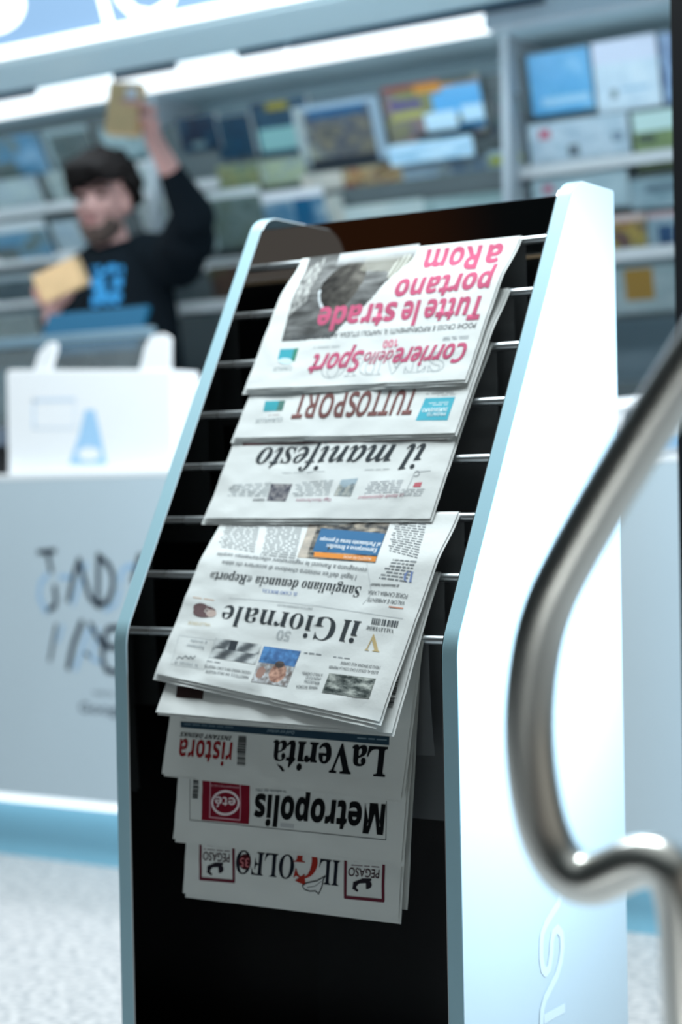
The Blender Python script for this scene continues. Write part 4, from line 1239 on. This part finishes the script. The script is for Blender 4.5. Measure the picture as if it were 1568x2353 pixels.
magazine(B1[2], (112, 514), (190, 500), 604, [(140, 166, 182), (160, 182, 190)], 'pale blue magazine left of the bearded chin', 69, lift=.010)
magazine(B1[2], (312, 470), (410, 452), 560, [(150, 168, 172), (186, 198, 200), (128, 146, 150)], 'white patterned magazine under the raised arm', 70, lift=.010)
magazine(B1[3], (-30, 640), (84, 624), 706, [(70, 90, 98), (88, 106, 112)], 'dark slate magazine on the fourth row at far left', 71, marks=((0, 0, 1, .2, (158, 178, 186)),), lift=.030)
magazine(B1[4], (-30, 732), (74, 720), 800, [(126, 146, 148), (150, 166, 166)], 'grey magazine low at the far left, left of the hand', 72, lift=.004)

# ================================================================== THE MAN
YP = YC + 0.98


def J(px, py, dy=0.0): return Vector(at(px, py, YP + dy))


def turn(mb, start, c, ang):
    ca, sa = math.cos(ang), math.sin(ang)
    for i in range(start, len(mb.v)):
        x, y, z = mb.v[i]; x -= c[0]; y -= c[1]
        mb.v[i] = (c[0] + ca * x - sa * y, c[1] + sa * x + ca * y, z)
    return mb


HT = math.radians(17)


def chain(mb, pts, rads, squash=1.0):
    """overlapping balls along a limb; fused into one surface afterwards"""
    for i in range(len(pts) - 1):
        a, b2 = pts[i], pts[i + 1]; L = (b2 - a).length
        n = max(2, int(L / (min(rads[i], rads[i + 1]) * 0.35)))
        for k_ in range(n + 1):
            t = k_ / n; r = rads[i] * (1 - t) + rads[i + 1] * t
            mb.ball(a.lerp(b2, t), (r, r * squash, r), 0, 12, 8)


def fused(name, mb, m_, parent, voxel, smooth_it=4):
    o = build(name, mb, m_, parent)
    md_ = o.modifiers.new('fuse', 'REMESH'); md_.mode = 'VOXEL'; md_.voxel_size = voxel; md_.use_smooth_shade = True
    sm = o.modifiers.new('soften', 'SMOOTH'); sm.iterations = smooth_it; sm.factor = 0.5
    return o


head = J(236, 470)
S_ = 1.10
neck = J(268, 585, 0.03); chest = J(304, 680, 0.03); belly = J(306, 820, 0.03); hip = J(306, 960, 0.03)
shL = J(408, 600, 0.03); elL = J(446, 498, -0.14); wrL = J(352, 318, -0.30); haL = J(338, 262, -0.33)
shR = J(196, 640, 0.05); elR = J(160, 810, 0.0); wrR = J(118, 726, -0.24); haR = J(128, 692, -0.28)
man = thing('person', (hip.x, hip.y, 0), 'man in black sweatshirt with curly dark hair, one arm raised, holding tan boxes', 'person')
bm_ = MB()
# head: skull, face, jaw, nose, ears, neck
hx, hy, hz = head
bm_.ball((hx, hy + 0.02, hz + 0.035), (0.078, 0.098, 0.098), 0, 24, 16)
bm_.ball((hx, hy - 0.018, hz - 0.02), (0.066, 0.074, 0.096), 0, 24, 16)
bm_.ball((hx, hy - 0.040, hz - 0.085), (0.044, 0.045, 0.040), 0, 20, 12)
bm_.ball((hx, hy - 0.020, hz - 0.060), (0.060, 0.062, 0.050), 0, 20, 12)
chain(bm_, [Vector((hx, hy - 0.088, hz + 0.012)), Vector((hx, hy - 0.106, hz - 0.028))], [0.010, 0.0165])
for sx in (-1, 1):
    bm_.ball((hx + sx * 0.013, hy - 0.094, hz - 0.034), 0.010)
    bm_.ball((hx + sx * 0.040, hy - 0.066, hz - 0.020), (0.024, 0.020, 0.022))
    bm_.ball((hx + sx * 0.034, hy - 0.078, hz + 0.030), (0.024, 0.014, 0.009))
    bm_.ball((hx + sx * 0.079, hy + 0.012, hz - 0.008), (0.011, 0.020, 0.031))
bm_.ball((hx, hy - 0.086, hz - 0.060), (0.022, 0.014, 0.011))
turn(bm_, 0, head, HT)
chain(bm_, [Vector((hx, hy + 0.02, hz - 0.06)), neck, chest], [0.052, 0.056, 0.07])
for k_ in range(11):
    t = k_ / 10; c = chest.lerp(hip, t)
    bm_.ball(c, (0.125 - 0.02 * math.sin(t * math.pi), 0.075, 0.09), 0, 20, 12)
for s_, e_, w__ in ((shL, elL, wrL), (shR, elR, wrR)):
    chain(bm_, [neck.lerp(s_, 0.45), s_, e_, w__], [0.065, 0.058, 0.042, 0.027])
for sx in (-1, 1):
    h0 = hip + Vector((sx * 0.085, 0, -0.04)); kn = Vector((h0.x + sx * .01, h0.y - 0.02, hip.z * 0.52)); an = Vector((h0.x + sx * .015, h0.y + 0.02, 0.09))
    chain(bm_, [h0, kn, an], [0.09, 0.058, 0.040])
    chain(bm_, [an + Vector((0, 0.01, -0.05)), an + Vector((0, -0.17, -0.058))], [0.036, 0.028])


def hand(mb, wrist, palm, side, fdir, bend, thumb, size=1.0, curl=0.5):
    """palm block, four unequal two-jointed fingers and a thumb from the side of the palm"""
    up = (palm - wrist).normalized(); sd = Vector(side).normalized(); sd = (sd - up * sd.dot(up)).normalized()
    bd = Vector(bend).normalized()
    chain(mb, [wrist, palm], [0.026, 0.024])
    for k_ in range(4):
        root = palm + sd * (0.033 - 0.022 * k_) + up * 0.012
        mb.ball(root.lerp(palm, 0.4), (0.017, 0.017, 0.017), 0, 12, 8)
        ln = (0.072, 0.080, 0.075, 0.060)[k_] * size
        p1 = root + (Vector(fdir) * (1 - curl * .6) + bd * curl * .6).normalized() * ln * .45 + up * .006
        p2 = p1 + (Vector(fdir) * (1 - curl) + bd * curl).normalized() * ln * .32
        p3 = p2 + (Vector(fdir) * (.6 - curl) + bd * (curl + .3)).normalized() * ln * .26
        chain(mb, [root, p1, p2, p3], [0.0105, 0.0095, 0.0088, 0.0078])
    t0 = palm - up * 0.030 + sd * 0.024
    t1 = t0 + Vector(thumb).normalized() * 0.034; t2 = t1 + (Vector(thumb).normalized() + bd * .5).normalized() * 0.028
    chain(mb, [t0, t1, t2], [0.015, 0.011, 0.009])


IL = -Vector(CR); TOC = -Vector(_fw); UP = Vector((0, 0, 1))          # image left, toward the viewer, up
hand(bm_, wrL, haL, UP * 0.8 + TOC * .5, (IL * 0.9 + UP * 0.35 + TOC * .35).normalized(), (IL * .8 - TOC * .6), (IL * .5 + UP * .2 + TOC * .8), 1.0, 0.35)
hand(bm_, wrR, haR, IL * 0.8 + TOC * .4, (UP * .35 - IL * .6 + TOC * .7).normalized(), (UP * .9 - IL * .3), (UP * .8 + IL * .7 + TOC * .3), 1.0, 0.45)
body_o = fused('body', bm_, M['skin'], man, 0.0065, 5)
# hair: mop of curls
hm = MB(); rnd = random.Random(5)
for k_ in range(330):
    th = rnd.uniform(0, 2 * math.pi); ph = rnd.uniform(-0.25, math.pi / 2)
    d = Vector((math.cos(th) * math.cos(ph), math.sin(th) * math.cos(ph), math.sin(ph)))
    if d.y < -0.30 and d.z < 0.52: continue            # keep the face clear
    if d.z < 0.02 and abs(d.x) > 0.75 and d.y < 0.15: continue
    rr_ = rnd.uniform(0.94, 1.10)
    hm.ball((hx + d.x * 0.096 * rr_, hy + 0.016 + d.y * 0.112 * rr_, hz + 0.042 + d.z * 0.112 * rr_), rnd.uniform(0.016, 0.026), 0, 8, 6)
for k_ in range(44):
    hm.ball((hx + rnd.uniform(-.082, .082), hy - 0.088 + rnd.uniform(-.014, .015), hz + 0.084 + rnd.uniform(-.026, .034)), rnd.uniform(0.014, 0.024), 0, 8, 6)
turn(hm, 0, head, HT)
fused('hair', hm, M['hair'], man, 0.007, 1)['label'] = 'short curly dark hair'
# beard, brows, eyes, mouth
bd_ = MB()
for k_ in range(150):
    th = rnd.uniform(-1.9, 1.9); ph = rnd.uniform(-1.25, -0.18)
    if abs(th) < 0.55 and ph > -0.62: continue
    d = Vector((math.sin(th) * math.cos(ph), -math.cos(th) * math.cos(ph), math.sin(ph)))
    bd_.ball((hx + d.x * 0.064, hy - 0.022 + d.y * 0.064, hz - 0.040 + d.z * 0.082), (0.010, 0.010, 0.012), 0, 8, 6)
for k_ in range(90):
    th = rnd.uniform(-1.7, 1.7); ph = rnd.uniform(-1.35, 0.12)
    d = Vector((math.sin(th) * math.cos(ph), -math.cos(th) * math.cos(ph), math.sin(ph)))
    bd_.ball((hx + d.x * 0.046, hy - 0.040 + d.y * 0.046, hz - 0.085 + d.z * 0.042), (0.008, 0.008, 0.009), 0, 8, 6)
for k_ in range(16):
    x_ = rnd.uniform(-.024, .024)
    bd_.ball((hx + x_, hy - 0.092 + abs(x_) * .4, hz - 0.049), (0.006, 0.005, 0.004), 0, 8, 6)
turn(bd_, 0, head, HT)
fused('beard', bd_, M['beard'], man, 0.006, 2)['label'] = 'short dark beard'
for sx in (-1, 1):
    build('eye', turn(MB().ball((hx + sx * 0.031, hy - 0.0800, hz + 0.012), (0.0135, 0.010, 0.0085)), 0, head, HT), M['eye'], man)
    eb = MB().tube([(hx + sx * 0.012, hy - 0.093, hz + 0.034), (hx + sx * 0.032, hy - 0.092, hz + 0.040), (hx + sx * 0.054, hy - 0.076, hz + 0.032)], [0.004, 0.0055, 0.003], 8)
    turn(eb, 0, head, HT)
    build('eyebrow', eb, M['hair'], man)
build('mouth', turn(MB().ball((hx, hy - 0.0985, hz - 0.060), (0.021, 0.006, 0.0065)), 0, head, HT), M['lips'], man)
# sweatshirt
sh = MB()
for k_ in range(15):
    t = k_ / 14; c = neck.lerp(chest, 0.45).lerp(hip, t)
    sh.ball(c, (0.186 + 0.012 * math.sin(t * 3) - 0.03 * (1 - t) ** 3, 0.118 + 0.008 * math.sin(t * 9), 0.085), 0, 22, 12)
chain(sh, [neck + Vector((0, 0.006, -0.012)), chest], [0.072, 0.11])
cuffL = elL.lerp(wrL, 0.52)
chain(sh, [neck.lerp(shL, 0.5), shL, elL, cuffL], [0.082, 0.086, 0.066, 0.041])
sh.ball(elL.lerp(shL, .35) + Vector((0.012, 0, -.02)), (0.078, 0.07, 0.08))
cuffR = elR.lerp(wrR, 0.55)
chain(sh, [neck.lerp(shR, 0.5), shR, elR, cuffR], [0.080, 0.082, 0.060, 0.042])
shirt_o = fused('sweatshirt', sh, shirt, man, 0.009, 5)
shirt_o['label'] = 'black sweatshirt with blue chest print'
tr_ = MB()
for sx in (-1, 1):
    h0 = hip + Vector((sx * 0.085, 0, -0.04)); kn = Vector((h0.x + sx * .01, h0.y - 0.02, hip.z * 0.52)); an = Vector((h0.x + sx * .015, h0.y + 0.02, 0.10))
    chain(tr_, [h0, kn, an], [0.105, 0.075, 0.062])
tr_.ball(hip + Vector((0, 0, -.02)), (0.165, 0.118, 0.11))
fused('trousers', tr_, M['trousers'], man, 0.011, 3)
for sx in (-1, 1):
    an = Vector((hip.x + sx * 0.1, hip.y + 0.02, 0.05))
    so = MB(); chain(so, [an + Vector((0, 0.02, -0.004)), an + Vector((0, -0.16, -0.010))], [0.046, 0.040])
    fused('shoe', so, M['black'], man, 0.009, 3)
# chest print as part of the sweatshirt's material: box mask times blotches
pc = J(236, 655, -0.1) - BASE[man.name]
nt = shirt.node_tree; b = nt.nodes['Principled BSDF']
tc = nt.nodes.new('ShaderNodeTexCoord'); sx_ = nt.nodes.new('ShaderNodeSeparateXYZ'); nt.links.new(tc.outputs['Object'], sx_.inputs[0])


def band(sock, c, h):
    a = nt.nodes.new('ShaderNodeMath'); a.operation = 'COMPARE'; a.inputs[1].default_value = c; a.inputs[2].default_value = h
    nt.links.new(sock, a.inputs[0]); return a.outputs[0]


def mul(a, b_):
    k_ = nt.nodes.new('ShaderNodeMath'); k_.operation = 'MULTIPLY'; nt.links.new(a, k_.inputs[0]); nt.links.new(b_, k_.inputs[1]); return k_.outputs[0]


ns = nt.nodes.new('ShaderNodeTexNoise'); ns.inputs['Scale'].default_value = 34; ns.inputs['Detail'].default_value = 2
nt.links.new(tc.outputs['Object'], ns.inputs['Vector'])
gt = nt.nodes.new('ShaderNodeMath'); gt.operation = 'GREATER_THAN'; gt.inputs[1].default_value = 0.47; nt.links.new(ns.outputs['Fac'], gt.inputs[0])
ly = nt.nodes.new('ShaderNodeMath'); ly.operation = 'LESS_THAN'; ly.inputs[1].default_value = 0.0; nt.links.new(sx_.outputs[1], ly.inputs[0])
mask = mul(mul(band(sx_.outputs[0], pc.x, 0.058), band(sx_.outputs[2], pc.z, 0.062)), mul(gt.outputs[0], ly.outputs[0]))
mx = nt.nodes.new('ShaderNodeMix'); mx.data_type = 'RGBA'
mx.inputs[6].default_value = (0.006, 0.010, 0.014, 1); mx.inputs[7].default_value = (0.05, 0.30, 0.62, 1)
nt.links.new(mask, mx.inputs[0]); nt.links.new(mx.outputs[2], b.inputs['Base Color'])


# ---- the two boxes in the man's hands
def held_box(c, ex, ey, ez, label, cols):
    ex, ey, ez = Vector(ex), Vector(ey), Vector(ez)
    o = c - (ex + ey + ez) / 2
    t = thing('small_box', c, label, 'box')
    build('carton', MB().frame_box(o, ex, ey, ez), cols[0], t, bevel=0.002)
    return t


R3 = Vector(CR)
c1 = J(288, 252, -0.36)
e1 = (R3 * 0.95 - UP * .10 + TOC * .25).normalized(); u1 = (UP * 0.98 + R3 * .12).normalized(); n1_ = e1.cross(u1).normalized(); u1 = n1_.cross(e1)
t1 = held_box(c1, e1 * 0.095, u1 * 0.145, n1_ * 0.045, 'tan cardboard box held up in the raised hand', [M['carton']])
lbm = MB(); lo_ = c1 + e1 * 0.006 + u1 * 0.012 - n1_ * 0.0232 if n1_.dot(TOC) < 0 else c1 + e1 * 0.006 + u1 * 0.012 + n1_ * 0.0232
lbm.add([lo_, lo_ + e1 * .034, lo_ + e1 * .034 + u1 * .045, lo_ + u1 * .045], [(0, 1, 2, 3)])
build('box_label', lbm, M['label'], t1)['label'] = 'white label'
c2 = J(142, 644, -0.30)
e2 = (R3 * 0.90 + UP * .40 + TOC * .1).normalized(); d2 = (TOC * .75 - R3 * .35 + UP * -.25); d2 = (d2 - e2 * d2.dot(e2)).normalized(); u2 = e2.cross(d2).normalized()
if u2.z < 0: u2 = -u2
t2 = held_box(c2, e2 * 0.135, d2 * 0.105, u2 * 0.085, 'tan cardboard box with cream top held at chest height', [M['carton']])
o2 = c2 - (e2 * .135 + d2 * .105) / 2 + u2 * 0.0427
build('box_top', MB().frame_box(o2 + e2 * .001 + d2 * .001, e2 * 0.133, d2 * 0.103, u2 * 0.0015), M['carton_top'], t2)['label'] = 'cream top face'
